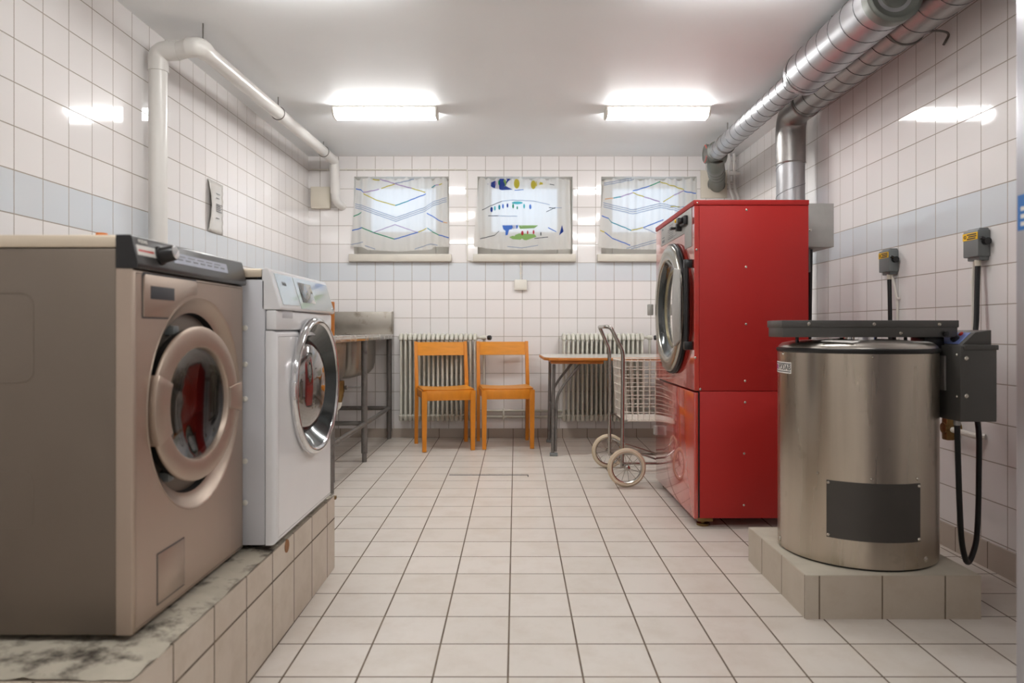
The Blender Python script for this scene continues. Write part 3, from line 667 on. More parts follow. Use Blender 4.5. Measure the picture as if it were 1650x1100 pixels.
# conduit along the back wall and its drop
m = MB(); m.tube([(-1.70, D-.006, 2.222), (-.40, D-.006, 2.222), (-.40, D-.006, 1.475), (-.345, D-.02, 1.462)], .0045, 8, .012)
for k in range(8): m.box(-1.55+k*.15-.006, -1.55+k*.15+.006, D-.014, D-.0005, 2.214, 2.23, .001)
for z in (1.6, 1.8, 2.0): m.box(-.41, -.39, D-.014, D-.0005, z-.005, z+.005, .001)
ob = m.build('cable', M_plast, None, (-.4, D, 1.8)); ob.location = (-.4, D, 1.8); tag(ob, 'thin white cable clipped along the top of the back wall and down between the windows', 'cable')
t = thing('wall_socket', 'small white wall socket under the middle window', 'socket', (.0385, D, 1.273)); o = t.location
MB().box(-.012, .092, D-.034, D-.0005, 1.225, 1.312, .008).box(.004, .076, D-.038, D-.03, 1.236, 1.262, .003).build('socket_box', M_plast, t, o)
m = MB(); m.tube([(.041, D-.006, 1.31), (.041, D-.006, 1.459)], .0045, 8); m.box(.033, .049, D-.014, D-.0005, 1.42, 1.43).box(.033, .049, D-.014, D-.0005, 1.36, 1.37); m.build('cord', M_plast, t, o)

# notice on the left wall
t = thing('paper_notice', 'white paper notice in a curled plastic pocket taped to the left wall', 'notice', (XL(4.15), 4.15, 1.6), math.radians(.44)); o = (0, 0, 0)
m = MB(); bm = m.bm; g = []
for j in range(13):
    row = []
    for i in range(9):
        a = i/8; z = -.147+.294*j/12; y = -.105+.21*a
        x = .003+.022*max(0, (.35-a)/.35)**1.5*math.sin(PI*j/12)+.003*math.sin(j*1.3+a*4)**2
        row.append(bm.verts.new((x, y, z)))
    g.append(row)
for j in range(12):
    for i in range(8): bm.faces.new((g[j][i], g[j][i+1], g[j+1][i+1], g[j+1][i]))
pk = m.build('plastic_pocket', M_tape, t, o, smooth=60)
md = pk.modifiers.new('thickness', 'SOLIDIFY'); md.thickness = .001; md.offset = 0
m = MB()
for k, (wd, z) in enumerate(((.06, .08), (.05, .055), (.10, .02), (.08, .01), (.10, 0), (.07, -.01), (.09, -.02), (.05, -.06))): m.box(.0085, .0092, .0, wd*.9, z, z+.004)
m.build('printed_lines', M_inkgrey, t, o)

# ------------------------------------------------------------------ utility sink
XS = -1.03; CT = .862
t = thing('utility_sink', 'long stainless steel double sink on grey tube legs in the back left corner', 'sink', (-1.3, 5.0, 0)); o = t.location
YN, YE = 3.96, 5.955
m = MB()
m.box(-1.10, XS+.025, YN, YE, CT-.006, CT); m.box(-1.68, -1.58, YN, YE, CT-.006, CT)
for ya, yb in ((YN, 4.22), (4.76, 5.02), (5.74, YE)): m.box(-1.58, -1.10, ya, yb, CT-.006, CT)
m.box(XS+.012, XS+.025, YN, YE, CT-.037, CT-.003, .004); m.box(-1.68, XS+.025, YN, YN+.012, CT-.037, CT-.003, .004)
m.tube([(XS+.020, YN, CT-.002), (XS+.020, YE, CT-.002)], .006, 8)
m.build('counter', M_sinktop, t, o)
m = MB(); m.box(-1.68, XS+.024, YE-.018, YE, CT-.004, 1.048, .003); m.box(XS+.014, XS+.026, YE-.03, YE, CT, 1.05, .003); m.box(-1.70, -1.682, YN, YE, CT-.004, 1.048, .003)
m.build('backsplash', M_sink, t, o)
for ya, yb in ((4.22, 4.76), (5.02, 5.74)):
    m = MB(); bm = m.bm; rings = []
    def rr(x0, x1, y0, y1, z, r, n=6):
        P4 = [(x1-r, y1-r, 0), (x0+r, y1-r, 1), (x0+r, y0+r, 2), (x1-r, y0+r, 3)]; out = []
        for cx, cy, k in P4:
            for i in range(n+1):
                a = (k + i/n)*PI/2; out.append((cx+r*math.cos(a), cy+r*math.sin(a), z))
        return out
    x0, x1 = -1.58, -1.10
    rings = [rr(x0-.001, x1+.001, ya-.001, yb+.001, CT-.001, .002), rr(x0+.002, x1-.002, ya+.002, yb-.002, CT-.002, .06), rr(x0, x1, ya, yb, CT-.012, .07), rr(x0+.005, x1-.005, ya+.005, yb-.005, .64, .075), rr(x0+.012, x1-.012, ya+.012, yb-.012, .60, .08), rr(x0+.04, x1-.04, ya+.04, yb-.04, .565, .08), rr(x0+.09, x1-.09, ya+.09, yb-.09, .552, .08)]
    m.sweep(rings, caps=False); n0 = m._mark(); m.face(rings[-1])
    m.build('basin', M_sink, t, o, smooth=50)
for y in (4.04, 4.93, 5.90):
    m = MB(); zf = fz(y); m.cyl((XS-.002, y, zf+.06), (XS-.002, y, CT-.03), .0215 if y != 4.04 else .021, seg=16).cyl((XS-.002, y, zf), (XS-.002, y, zf+.064), .016, seg=16); m.build('leg', M_leg, t, o)
    m = MB(); m.cyl((-1.62, y, zf+.06), (-1.62, y, CT-.03), .02, seg=16).cyl((-1.62, y, zf), (-1.62, y, zf+.064), .016, seg=16); m.build('leg', M_leg, t, o)
m = MB(); m.tube([(XS-.002, 4.04, .252), (XS-.002, 5.90, .262)], .016, 12); m.build('side_rail', M_leg, t, o)
for y in (4.93, 5.90):
    m = MB(); m.tube([(XS-.002, y, .262), (-1.62, y, .262)], .016, 12); m.build('cross_rail', M_leg, t, o)
m = MB(); m.lathe([(0, .57), (.032, .57), (.034, .55), (.034, .50), (.028, .485), (.028, .47), (.022, .45), (.018, .43)], (-1.145, 4.69, 0), (0, 0, 1), 20); m.build('drain_trap', M_brass, t, o)
m = MB(); m.tube([(-1.145, 4.69, .45), (-1.145, 4.69, .40), (-1.19, 4.66, .375), (-1.26, 4.60, .37)], .017, 12, .03); m.lathe([(.025, 0), (.025, .03), (.02, .035), (.0, .035)], (-1.185, 4.66, .376), (1, .3, .1), 16); m.build('waste_pipe', M_plast, t, o)
m = MB(); m.tube([(-1.115, 4.69, .525), (-1.03, 4.80, .52)], .006, 8); m.lathe([(.012, 0), (.014, .006), (.014, .016), (.0, .02)], (-1.11, 4.69, .525), (1, 0, 0), 12); m.build('drain_lever', M_leg, t, o)

m = MB(); m.box(-.40, 0, -.013, .013, 0, .202, .006, 3)
ob = m.build('washing_board', M_board); ob.location = (-1.066, 4.25, CT+.0005); tag(ob, 'upright brown wooden board on the steel sink counter, just past the white washing machine', 'wooden board')

# ------------------------------------------------------------------ radiators
def radiator(x0, nsec, pitch, label, valve_x):
    yc = 5.872; z0, z1 = .165, .865
    t = thing('radiator', label, 'radiator', (x0+nsec*pitch/2, yc, z0), 0, 'old column radiators on the back wall'); o = t.location
    base = None
    for i in range(nsec):
        x = x0+pitch*(i+.5)
        if base is None:
            m = MB()
            for dy in (-.052, 0, .052): m.tube([(x, yc+dy, z0+.03), (x, yc+dy, z1-.03)], .0088, 10)
            for z, s in ((z1-.028, 1), (z0+.028, -1)):
                m.tube([(x, yc-.058, z-s*.02), (x, yc-.05, z+s*.012), (x, yc, z+s*.022), (x, yc+.05, z+s*.012), (x, yc+.058, z-s*.02)], .0155, 10, .03, 4)
                m.cyl((x-pitch/2, yc, z), (x+pitch/2, yc, z), .02, seg=12)
                m.lathe([(.0, .034), (.010, .03), (.016, .018), (.017, 0)], (x, yc-.045, z), (0, 0, s), 10)
            base = m.build('section', M_rad, t, o, smooth=50)
        else:
            c = base.copy(); col.objects.link(c); c.location = (pitch*i, 0, 0)
    m = MB(); xe = x0+nsec*pitch
    m.tube([(xe-.005, yc, z1-.028), (xe+.055, yc, z1-.028)], .011, 10); m.tube([(xe+.05, yc+.01, z1-.01), (xe+.05, yc+.01, .21)], .009, 10); m.cyl((xe+.03, yc, z1-.028), (xe+.07, yc, z1-.028), .018)
    v = m.build('valve_pipe', M_rad, t, o)
    m = MB(); m.lathe([(0, 0), (.018, 0), (.02, .004), (.02, .022), (.015, .028), (0, .028)], (xe+.085, yc-.01, z1-.03), (1, -.5, 0), 16); m.build('valve_knob', M_black, v, o)
    m = MB()
    for xx in (x0-.012, x0+nsec*pitch*.5): m.tube([(xx, yc-.01, z1-.03), (xx, D-.002, z1-.03)], .005, 8)
    m.build('bracket', M_rad, t, o)
radiator(-.944, 17, .0373, 'old white column radiator behind the orange chairs, under the left windows', 0)
radiator(.372, 18, .0370, 'old white column radiator behind the table and trolley, under the right window', 0)
m = MB(); m.tube([(-.28, D-.016, .232), (1.3, D-.016, .232)], .0105, 12); m.tube([(-.28, D-.016, .182), (1.3, D-.016, .182)], .0105, 12)
for x in (-.1, .14, .33): m.box(x-.008, x+.008, D-.027, D-.001, .165, .25, .002)
ob = m.build('heating_pipe', M_rad, None, (.2, D-.035, .18)); ob.location = (.2, D-.035, .18); tag(ob, 'pair of thin horizontal heating pipes low on the back wall between the radiators', 'pipes')

# ------------------------------------------------------------------ chairs (local: faces -Y, origin at floor centre)
def chair():
    t = thing('dining_chair', '', 'chair', (0, 0, 0), 0, 'orange wooden chairs against the back wall')
    hw, hb = .18, .197; yf, yb = -.19, .19
    for s in (-1, 1):
        m = MB(); x = s*hw; m.sweep([[(x-w, yf-w*1.0, z), (x+w, yf-w, z), (x+w, yf+w, z), (x-w, yf+w, z)] for z, w in ((0, .0145), (.38, .019), (.442, .0195))]); m.build('leg', M_wood, t)
        m = MB(); x = s*hb
        prof = [(0, .205, .013, .017), (.42, .178, .0135, .022), (.50, .182, .0135, .021), (.80, .235, .012, .0125)]
        m.sweep([[(x-a, y-b, z), (x+a, y-b, z), (x+a, y+b, z), (x-a, y+b, z)] for z, y, a, b in prof]); m.build('leg', M_wood, t)
        m = MB(); m.prism([(s*.186-.010, yf, .385), (s*.186-.010, yb-.01, .385), (s*.186-.010, yb-.01, .442), (s*.186-.010, yf, .442)], (.020, 0, 0), .002); m.build('side_rail', M_wood, t)
    MB().box(-.176, .176, yf-.012, yf+.010, .372, .445, .003).build('front_rail', M_wood, t)
    MB().box(-.186, .186, yb-.03, yb-.012, .39, .44, .002).build('rear_rail', M_wood, t)
    m = MB(); rings = []
    for k in range(9):
        x = -.19+.38*k/8; d = -.010*(1-(2*k/8-1)**2)
        rings.append([(x, yf+.004, .445+d*.3), (x, yf-.002, .455+d*.5), (x, yb-.02, .458+d), (x, yb-.012, .446+d)])
    m.sweep(rings); m.build('seat', M_wood2, t, smooth=30)
    m = MB(); rings = []
    for k in range(13):
        s = 2*k/12-1; x = s*.19; y = .018*(1-s*s)
        rings.append([(x, .213+y, .69), (x, .229+y, .795), (x, .240+y, .795), (x, .224+y, .69)])
    m.sweep(rings); m.build('backrest', M_wood2, t, smooth=50)
    return t
c1 = chair(); c2 = copy_tree(c1)
c1.location = (-.540, 5.515, fz(5.53)); c1.rotation_euler[2] = math.radians(14)
c1['label'] = 'orange wooden chair at left, in front of the left radiator'
c2.location = (-.080, 5.605, fz(5.6)); c2.rotation_euler[2] = math.radians(7)
c2['label'] = 'orange wooden chair at right, beside the table'

# ------------------------------------------------------------------ table
t = thing('folding_table', 'white topped table with wooden edge and grey folding legs, before the right radiator', 'table', (.8, 5.45, 0)); o = t.location
TZ = .705
m = MB()
outl = [(.20, 5.80), (.185, 5.70), (.20, 5.14), (.235, 5.07), (.30, 5.05), (1.40, 5.05), (1.45, 5.10), (1.45, 5.76), (1.40, 5.80)]
m.prism([(x, y, TZ-.022) for x, y in outl], (0, 0, .020), .003); m.build('top_edge', M_edge, t, o)
m = MB(); m.prism([(.815+(x-.815)*.993, 5.425+(y-5.425)*.992, TZ-.003) for x, y in outl], (0, 0, .004)); m.build('tabletop', M_lam, t, o)
for xa, xb in ((.25, .62), (1.05, 1.40)):
    m = MB(); m.box(xa, xb, 5.10, 5.74, TZ-.046, TZ-.022, .002); m.build('under_frame', M_edge, t, o)
for x0, s in ((.262, 1), (1.385, -1)):
    for y in (5.15, 5.72):
        m = MB(); z = fz(y)
        m.tube([(x0, y, z+.012), (x0+s*.010, y, TZ-.05)], .0125, 12); m.tube([(x0+s*.022, y+.004, z+.03), (x0+s*.03, y+.004, .42), (x0+s*.075, y+.004, .50), (x0+s*.20, y+.004, TZ-.05)], .010, 12, .06)
        l = m.build('leg', M_leg, t, o)
        m = MB(); m.box(x0-.02, x0+.036 if s > 0 else x0+.02, y-.018, y+.020, z, z+.022, .004); m.build('foot_cap', M_iso, l, o)
    m = MB(); m.tube([(x0+s*.012, 5.15, .33), (x0+s*.012, 5.72, .33)], .008, 10); m.build('leg_stretcher', M_leg, t, o)

# ------------------------------------------------------------------ trolley
t = thing('shopping_trolley', 'two wheeled trolley with white wire basket and chrome handle, beside the red dryer', 'trolley', (.68, 4.46, fz(4.46))); o = t.location
m = MB(); m.tube([(.628, 4.27, .09), (.6386, 4.30, .767), (.565, 4.30, .915), (.537, 4.33, .918), (.535, 4.62, .918), (.5400, 4.65, .915), (.6027, 4.65, .772), (.606, 4.665, .09)], .0115, 14, .03, 5)
m.build('handle_frame', M_tubechrome, t, o)
ax0, ax1 = Vector((.643, 4.19, .1035)), Vector((.607, 4.73, .107))
MB().cyl(ax0, ax1, .007, seg=12).build('axle', M_tubechrome, t, o)
m = MB(); m.tube([(.630, 4.30, .104), (1.02, 4.33, .10), (1.02, 4.62, .10), (.606, 4.65, .104)], .008, 10, .04)
for y in (4.33, 4.62): m.tube([(.70, y, .17), (.62, y-.02 if y < 4.5 else y+.02, .20)], .006, 8); m.tube([(.70, y, .17), (.92, y, .10)], .006, 8); m.tube([(1.02, y, .10), (1.03, y, fz(y)+.0)], .008, 8); m.tube([(1.02, y, .10), (1.0, y, .35)], .008, 8)
m.build('stand', M_tubechrome, t, o)
axd = (ax1-ax0).normalized()
for k, (c, R) in enumerate(((ax0, .1125), (ax1, .111))):
    c = c.copy(); c.z = fz(c.y)+R
    w = bpy.data.objects.new('wheel', None); col.objects.link(w); w.parent = t; w.location = c-Vector(o)
    m = MB(); m.lathe([(R-.024, .012), (R-.012, .0155), (R-.004, .012), (R, .004), (R, -.004), (R-.004, -.012), (R-.012, -.0155), (R-.024, -.012), (R-.024, .012)], (0, 0, 0), axd, 56); m.mi = 1
    for s in (-1, 1): m.torus(axd*s*.0135, axd, R-.0135, .0035, 56, 8)
    m.build('tyre', [M_tyre, M_tyre2], w, smooth=50)
    m = MB(); m.lathe([(R-.023, .009), (R-.030, .006), (R-.030, -.006), (R-.023, -.009)], (0, 0, 0), axd, 48); m.build('rim', M_tubechrome, w, smooth=50)
    m = MB(); u = axd.orthogonal().normalized(); v = axd.cross(u)
    for i in range(12):
        a = 2*PI*i/12+.1; d = u*math.cos(a)+v*math.sin(a); s = .010 if i % 2 else -.010
        m.tube([d*.012+axd*s, d*(R-.028)], .0015, 6)
    m.build('spokes', M_tubechrome, w)
    m = MB(); m.lathe([(0, -.024), (.008, -.024), (.016, -.020), (.017, -.008), (.012, 0), (.017, .008), (.016, .018), (0, .02)], (0, 0, 0), axd, 24); m.build('hub', M_tubechrome, w, smooth=50)
# basket of wire
m = MB(); wr = .0027
A = {'zt': .712, 'zb': .352}
def bx(z): return .648+(.712-z)*.05            # left panel leans
def ring(z):
    f = (.712-z)*.06
    return [(bx(z), 4.335+f*.3), (1.03-f, 4.335+f*.3), (1.03-f, 4.665-f*.3), (bx(z)-.02, 4.665-f*.3)]
for i in range(8):
    z = .712-.36*i/7; q = ring(z); m.tube([(x, y, z) for x, y in q+[q[0]]], wr if 0 < i < 7 else .004, 6)
a0, b0 = ring(.712), ring(.352)
for e in range(4):
    p0, p1, q0, q1 = a0[e], a0[(e+1) % 4], b0[e], b0[(e+1) % 4]
    L_ = math.hypot(p1[0]-p0[0], p1[1]-p0[1]); n = round(L_/.039)
    for k in range(n):
        s = k/n; a = (p0[0]+(p1[0]-p0[0])*s, p0[1]+(p1[1]-p0[1])*s, .712); b = (q0[0]+(q1[0]-q0[0])*s, q0[1]+(q1[1]-q0[1])*s, .352); m.tube([a, b], wr, 6)
for k in range(1, 16):
    s = k/16; m.tube([(b0[0][0]+(b0[1][0]-b0[0][0])*s, 4.342, .352), (b0[0][0]+(b0[1][0]-b0[0][0])*s, 4.658, .352)], wr, 6)
for k in range(1, 9):
    s = k/9; y = 4.342+.316*s; m.tube([(b0[0][0]-.02*s, y, .355), (b0[1][0], y, .355)], wr, 6)
m.build('wire_basket', M_wire, t, o)
m = MB()
for y0_, y1_ in ((4.29, 4.345), (4.655, 4.66)): m.tube([(.636, y0_, .70), (.655, y1_, .705)], .006, 8); m.tube([(.632, y0_, .36), (.668, y1_, .352)], .006, 8)
m.tube([(.63, 4.29, .362), (.63, 4.655, .362)], .006, 8)
m.build('basket_bracket', M_tubechrome, t, o)

# ------------------------------------------------------------------ red tumble dryer
X0, X1, Y0, Y1 = .83, 1.3613, 3.36, 4.272; ZB_, ZM, ZT = .022, .6145, 1.503
t = thing('tumble_dryer', 'tall red tumble dryer with a big round glass door', 'tumble dryer', (1.1, 3.82, fz(3.8))); o = t.location
m = MB(); m.box(X0+.023, X1, Y0, Y1, ZM+.001, ZT-.025, .002); m.build('upper_cabinet', M_red, t, o)
m = MB(); m.box(X0+.026, X1, Y0, Y1, ZB_+.002, ZM-.0015, .002); m.build('lower_cabinet', M_red, t, o)
m = MB(); m.box(X0-.004, X1+.002, Y0-.003, Y1+.002, ZT-.0245, ZT, .003); m.build('top_cover', M_red, t, o)
m = MB(); m.sweep([frx for frx in [[(x, Y0+e, ZM+.002+e), (x, Y1-e, ZM+.002+e), (x, Y1-e, ZT-.026-e), (x, Y0+e, ZT-.026-e)] for x, e in ((X0+.022, 0), (X0+.002, 0), (X0, .002))]], caps=False)
m.holed(Y0+.002, Y1-.002, ZM+.004, ZT-.028, 3.79, 1.01, .24, X0); bmesh.ops.remove_doubles(m.bm, verts=m.bm.verts[:], dist=1e-5)
m.build('front_panel', M_redgloss, t, o)
m = MB(); m.box(X0-.002, X0+.018, Y0-.001, Y1, ZB_, ZM-.006, .003); lf = m.build('lower_flap', M_redgloss, t, o)
m = MB(); m.box(X0-.020, X0-.001, 4.215, 4.262, .285, .338, .003); m.build('flap_handle', M_galvbox, lf, o)
m = MB(); m.box(X0+.0185, X0+.0255, Y0+.004, Y1-.004, ZB_+.004, ZM-.004); m.build('gap_shade_strip', M_black, t, o)  # black filler paints the shadow between lower flap and cabinet
def scr(x, y, z, ax, nm='screw', r=.0055):
    m = MB(); m.lathe([(r, -.0005), (r, .0015), (r*.6, .0032), (0, .0035)], (x, y, z), ax, 12); return m.build(nm, M_screw, t, o)
for x, z in ((1.0725, 1.4565), (1.070, 1.191), (1.070, .926), (1.0655, .6621), (1.0655, .5625), (1.0613, .3249), (1.060, .085), (.858, .6237)): scr(x, Y0, z, (0, -1, 0))
for x, z in ((.8405, 1.272), (.8345, .770), (.8437, 1.4892)): scr(x, Y0-.0005, z, (0, -1, 0), r=.005)
# control panel on the front
m = MB(); m.prism([(X0+.001, y, z) for y, z in ((3.405, 1.293), (3.54, 1.293), (3.54, 1.372), (4.11, 1.372), (4.11, 1.472), (3.405, 1.476))], (-.004, 0, 0), .001); cp = m.build('control_panel', M_galvbox, t, o)
m = MB(); rnd = random.Random(2)
for k in range(8): m.box(X0-.0036, X0-.0028, 3.80, 3.93-.03*rnd.random(), 1.455-.010*k, 1.458-.010*k)
for a, b in (((3.73, 1.39), (3.93, 1.39)), ((3.73, 1.43), (3.80, 1.43)), ((3.73, 1.39), (3.73, 1.43)), ((3.93, 1.39), (3.93, 1.37+.02))): m.box(X0-.0036, X0-.0028, a[0]-.001, b[0]+.001, a[1]-.001, b[1]+.001)
m.box(X0-.0036, X0-.0028, 4.02, 4.08, 1.385, 1.40).box(X0-.0036, X0-.0028, 4.02, 4.08, 1.41, 1.415).box(X0-.0036, X0-.0028, 4.05, 4.08, 1.455, 1.464); m.build('printed_guide', M_inkgrey, cp, o)
m = MB(); m.box(X0-.022, X0-.002, 3.475, 3.575, 1.405, 1.452, .006).box(X0-.045, X0-.02, 3.50, 3.545, 1.415, 1.445, .006); m.build('timer_knob', M_black, cp, o)
m = MB(); m.lathe([(0, .02), (.008, .018), (.010, .012), (.010, 0)], (X0-.003, 3.68, 1.452), (-1, 0, 0), 16); m.build('signal_lamp', M_yellow, cp, o)
m = MB(); m.lathe([(.012, 0), (.012, .02), (.008, .024), (.0, .024)], (X0-.003, 3.655, 1.408), (-1, 0, 0), 16); lk = m.build('lock', M_chrome, cp, o)
m = MB(); m.box(X0-.05, X0-.026, 3.63, 3.68, 1.405, 1.415, .002).box(X0-.03, X0-.003, 3.60, 3.628, 1.392, 1.43, .004); m.build('key', M_black, lk, o)
# round door
dc = (X0, 3.79, 1.01); ax = (-1, 0, 0)
dr = bpy.data.objects.new('door', None); col.objects.link(dr); dr.parent = t; dr.location = Vector(dc)-Vector(o)
m = MB(); m.lathe([(.325, -.002), (.337, .003), (.339, .010), (.333, .014), (.338, .018), (.336, .025), (.328, .028), (.31, .026)], (0, 0, 0), ax, 80); m.build('door_seal', M_rubber, dr, smooth=60)
m = MB(); m.lathe([(.327, .024), (.329, .030), (.326, .035), (.314, .040), (.285, .043), (.262, .042), (.254, .038), (.250, .030)], (0, 0, 0), ax, 80); m.build('door_ring', M_greyalu, dr, smooth=60)
m = MB(); m.lathe([(.251, .034), (.240, .020), (.224, .006), (.208, .002)], (0, 0, 0), ax, 72); m.build('inner_cone', M_darkcone, dr, smooth=60)
m = MB(); m.lathe([(.209, .001), (.205, .008), (.197, .010), (.191, .004), (.19, -.004)], (0, 0, 0), ax, 72); m.build('inner_rim', M_olive, dr, smooth=60)
m = MB(); m.lathe([(.1915, .002), (.10, .0022), (0, .0022)], (0, 0, 0), ax, 64); m.lathe([(0, -.004), (.1915, -.004)], (0, 0, 0), ax, 64); m.build('door_glass', G_dryer, dr, smooth=80, recalc=False)
m = MB(); m.prism([(-.046, y, z) for y, z in ((-.365, -.16), (-.255, -.19), (-.225, -.13), (-.215, 0), (-.225, .13), (-.255, .19), (-.365, .175))], (-.012, 0, 0), .003); m.build('hinge_plate', M_galvbox, dr)
m = MB(); m.cyl((-.028, -.392, -.19), (-.028, -.392, .205), .012, seg=16).box(-.04, .0, -.405, -.378, -.205, -.165, .004).box(-.04, .0, -.405, -.378, .18, .22, .004); m.build('hinge', M_black, dr)
m = MB(); m.box(-.078, -.05, .305, .345, -.028, .034, .004); m.build('door_handle', M_galvbox, dr)
for x in (.885, 1.31):
    for y in (3.42, 4.2):
        m = MB(); z = fz(y); m.cyl((x, y, z), (x, y, z+.010), .030).cyl((x, y, z+.008), (x, y, ZB_), .010).box(x-.035, x+.035, y-.05, y+.03, ZB_-.016, ZB_+.001, .002); m.build('foot', M_brass, t, o)
# galvanised box at the back
m = MB(); m.box(X1+.001, 1.519, 3.45, 3.80, 1.294, 1.503, .003); bxo = m.build('rear_box', M_galvbox, t, o)
m = MB(); m.lathe([(.007, 0), (.007, .002), (0, .004)], (1.405, 3.45, 1.375), (0, -1, 0), 12); m.build('screw', M_screw, bxo, o)
m = MB(); m.cyl((1.40, 3.52, 1.294), (1.40, 3.52, 1.18), .032, seg=20); m.build('cable_gland', M_dgrey, bxo, o)
m = MB(); m.tube([(1.452, 3.56, 1.294), (1.452, 3.58, .7), (1.44, 3.6, .2), (1.40, 3.60, .06), (1.36, 3.62, .05)], .010, 10, .1); m.build('power_cable', M_rubber, bxo, o)

# ------------------------------------------------------------------ ventilation ducts
def seams(m, p0, p1, r, pitch, tilt=.35, th=.0014):
    """spiral lock seam wound round a straight duct"""
    p0, p1 = Vector(p0), Vector(p1); L_ = (p1-p0).length; t_ = (p1-p0).normalized(); u = t_.orthogonal().normalized(); v = t_.cross(u)
    n = int(L_/pitch*28); m.tube([p0+t_*L_*k/n + (u*math.cos(2*PI*k/28)+v*math.sin(2*PI*k/28))*(r+.0006) for k in range(n+1)], th, 6)
t = thing('ventilation_duct', 'fat galvanised spiral duct narrowing towards the back wall under the ceiling, with grey end cap', 'duct', (1.4446, 3.2, 2.18)); o = t.location
cx, cz, R = 1.4446, 2.18, .105
MB().cyl((cx, 2.757, cz), (cx, 3.618, cz), R, seg=56).build('wide_section', M_galv, t, o)
m = MB(); seams(m, (cx, 2.80, cz), (cx, 3.60, cz), R, .117); m.build('wide_seam', M_seam, t, o)
m = MB(); m.lathe([(R+.003, -.05), (R+.0045, -.045), (R+.0045, -.004), (R, 0), (R-.012, .002), (R-.022, -.006), (R-.05, -.008), (R-.056, -.002), (.0, -.002)], (cx, 2.75, cz), (0, -1, 0), 56); m.build('end_cap', M_greygreen, t, o, smooth=40)
m = MB(); m.lathe([(R+.002, -.03), (R+.003, 0), (R-.005, .006), (.075, .012), (.068, .05), (.065, .055)], (cx, 3.618, cz), (0, 1, 0), 56); m.build('reducer', M_galv, t, o, smooth=40)
MB().cyl((cx, 3.64, cz), (cx+.01, 5.24, cz+.006), .0625, seg=40).build('narrow_section', M_galv, t, o)
m = MB(); seams(m, (cx, 3.68, cz), (cx+.01, 5.22, cz+.006), .0625, .105, th=.0012); m.build('narrow_seam', M_seam, t, o)
tx = cx+.015; ty = 5.30; tz = cz+.008
m = MB(); m.cyl((cx-.055, ty, tz), (tx+.075, ty, tz), .068, seg=36); m.cyl((cx, ty-.10, tz), (cx, ty, tz), .067, seg=36); m.torus((cx-.05, ty, tz), (1, 0, 0), .068, .004, 36); tee = m.build('tee_piece', M_greygreen, t, o)
m = MB(); m.lathe([(.066, -.002), (.066, .004), (.058, .008), (.052, .004), (0, .004)], (cx-.055, ty, tz), (-1, 0, 0), 36); tc = m.build('tee_cap', M_greygreen, tee, o)
m = MB(); m.torus((cx-.056, ty, tz), (1, 0, 0), .060, .006, 36, 8); m.build('red_ring', M_redp, tee, o)
m = MB(); pe = (1.659, D-.005, 2.095); m.tube([(tx+.01, ty, tz-.03), (tx+.02, ty+.06, tz-.075), (1.60, 5.74, 2.112), pe], .063, 32, .08, 6); m.torus((1.655, D-.01, 2.096), (0, 1, .1), .068, .006, 36)
for a in (.25, .5, .78):
    p = Vector((tx+.02, ty+.06, tz-.075)).lerp(Vector((1.60, 5.74, 2.112)), a); m.torus(p, (1.2, 3.2, -.3), .0635, .003, 32, 6)
m.build('bend_to_wall', M_greygreen, t, o, smooth=60)
m = MB(); m.box(1.525, 1.745, D-.012, D-.0005, 1.985, 2.215, .003); m.build('wall_plate', M_cream, t, o)
m = MB(); m.tube([(cx+.02, 5.0, ZC), (cx+.02, 5.0, cz+.06)], .004, 8); m.torus((cx+.008, 5.0, cz+.004), (0, 1, 0), .066, .0035, 36, 6); m.build('hanger', M_leg, t, o)
m = MB(); m.tube([(cx, 3.3, ZC), (cx, 3.3, cz+R-.002)], .004, 8); m.build('hanger', M_leg, t, o)

t = thing('ventilation_duct', 'galvanised duct along the top of the right wall bending down behind the red dryer', 'duct', (1.68, 4.388, 1.4)); o = t.location
cx, cz, R = 1.668, 2.205, .083
MB().cyl((cx+.012, 1.0, cz), (cx, 4.22, cz), R, seg=48).build('horizontal_run', M_galv2, t, o)
m = MB(); seams(m, (cx+.012, 1.05, cz), (cx, 4.2, cz), R, .125, th=.0016); m.build('horizontal_seam', M_seam, t, o)
m = MB(); m.tube([(cx, 4.14, cz), (cx, 4.388, cz), (cx, 4.388, 1.90)], R+.004, 40, .17, 12); m.torus((cx, 4.388, 1.905), (0, 0, 1), R+.003, .004, 40, 6); m.torus((cx, 4.15, cz), (0, 1, 0), R+.003, .004, 40, 6); m.build('elbow', M_galv2, t, o, smooth=50)
MB().cyl((cx, 4.388, 1.95), (cx, 4.388, .9), R, seg=48).build('drop', M_galv, t, o)
m = MB(); seams(m, (cx, 4.388, 1.9), (cx, 4.388, .95), R, .17, th=.0014); m.build('drop_seam', M_seam, t, o)
m = MB(); m.tube([(cx, 4.388, .95), (cx, 4.34, .80), (cx, 4.19, .72), (1.3655, 4.19, .72)], R, 32, .12); m.build('dryer_connection', M_galv2, t, o, smooth=60)
m = MB(); m.torus((cx+.006, 3.10, cz), (0, 1, 0), R+.002, .005, 40, 6); m.tube([(cx+.08, 3.10, cz-.03), (1.80, 3.08, cz-.03), (XR(3.08)-.005, 3.06, cz-.05), (XR(3.08)-.01, 3.10, cz-.085)], .005, 8, .02); m.build('strap_hook', M_leg, t, o)

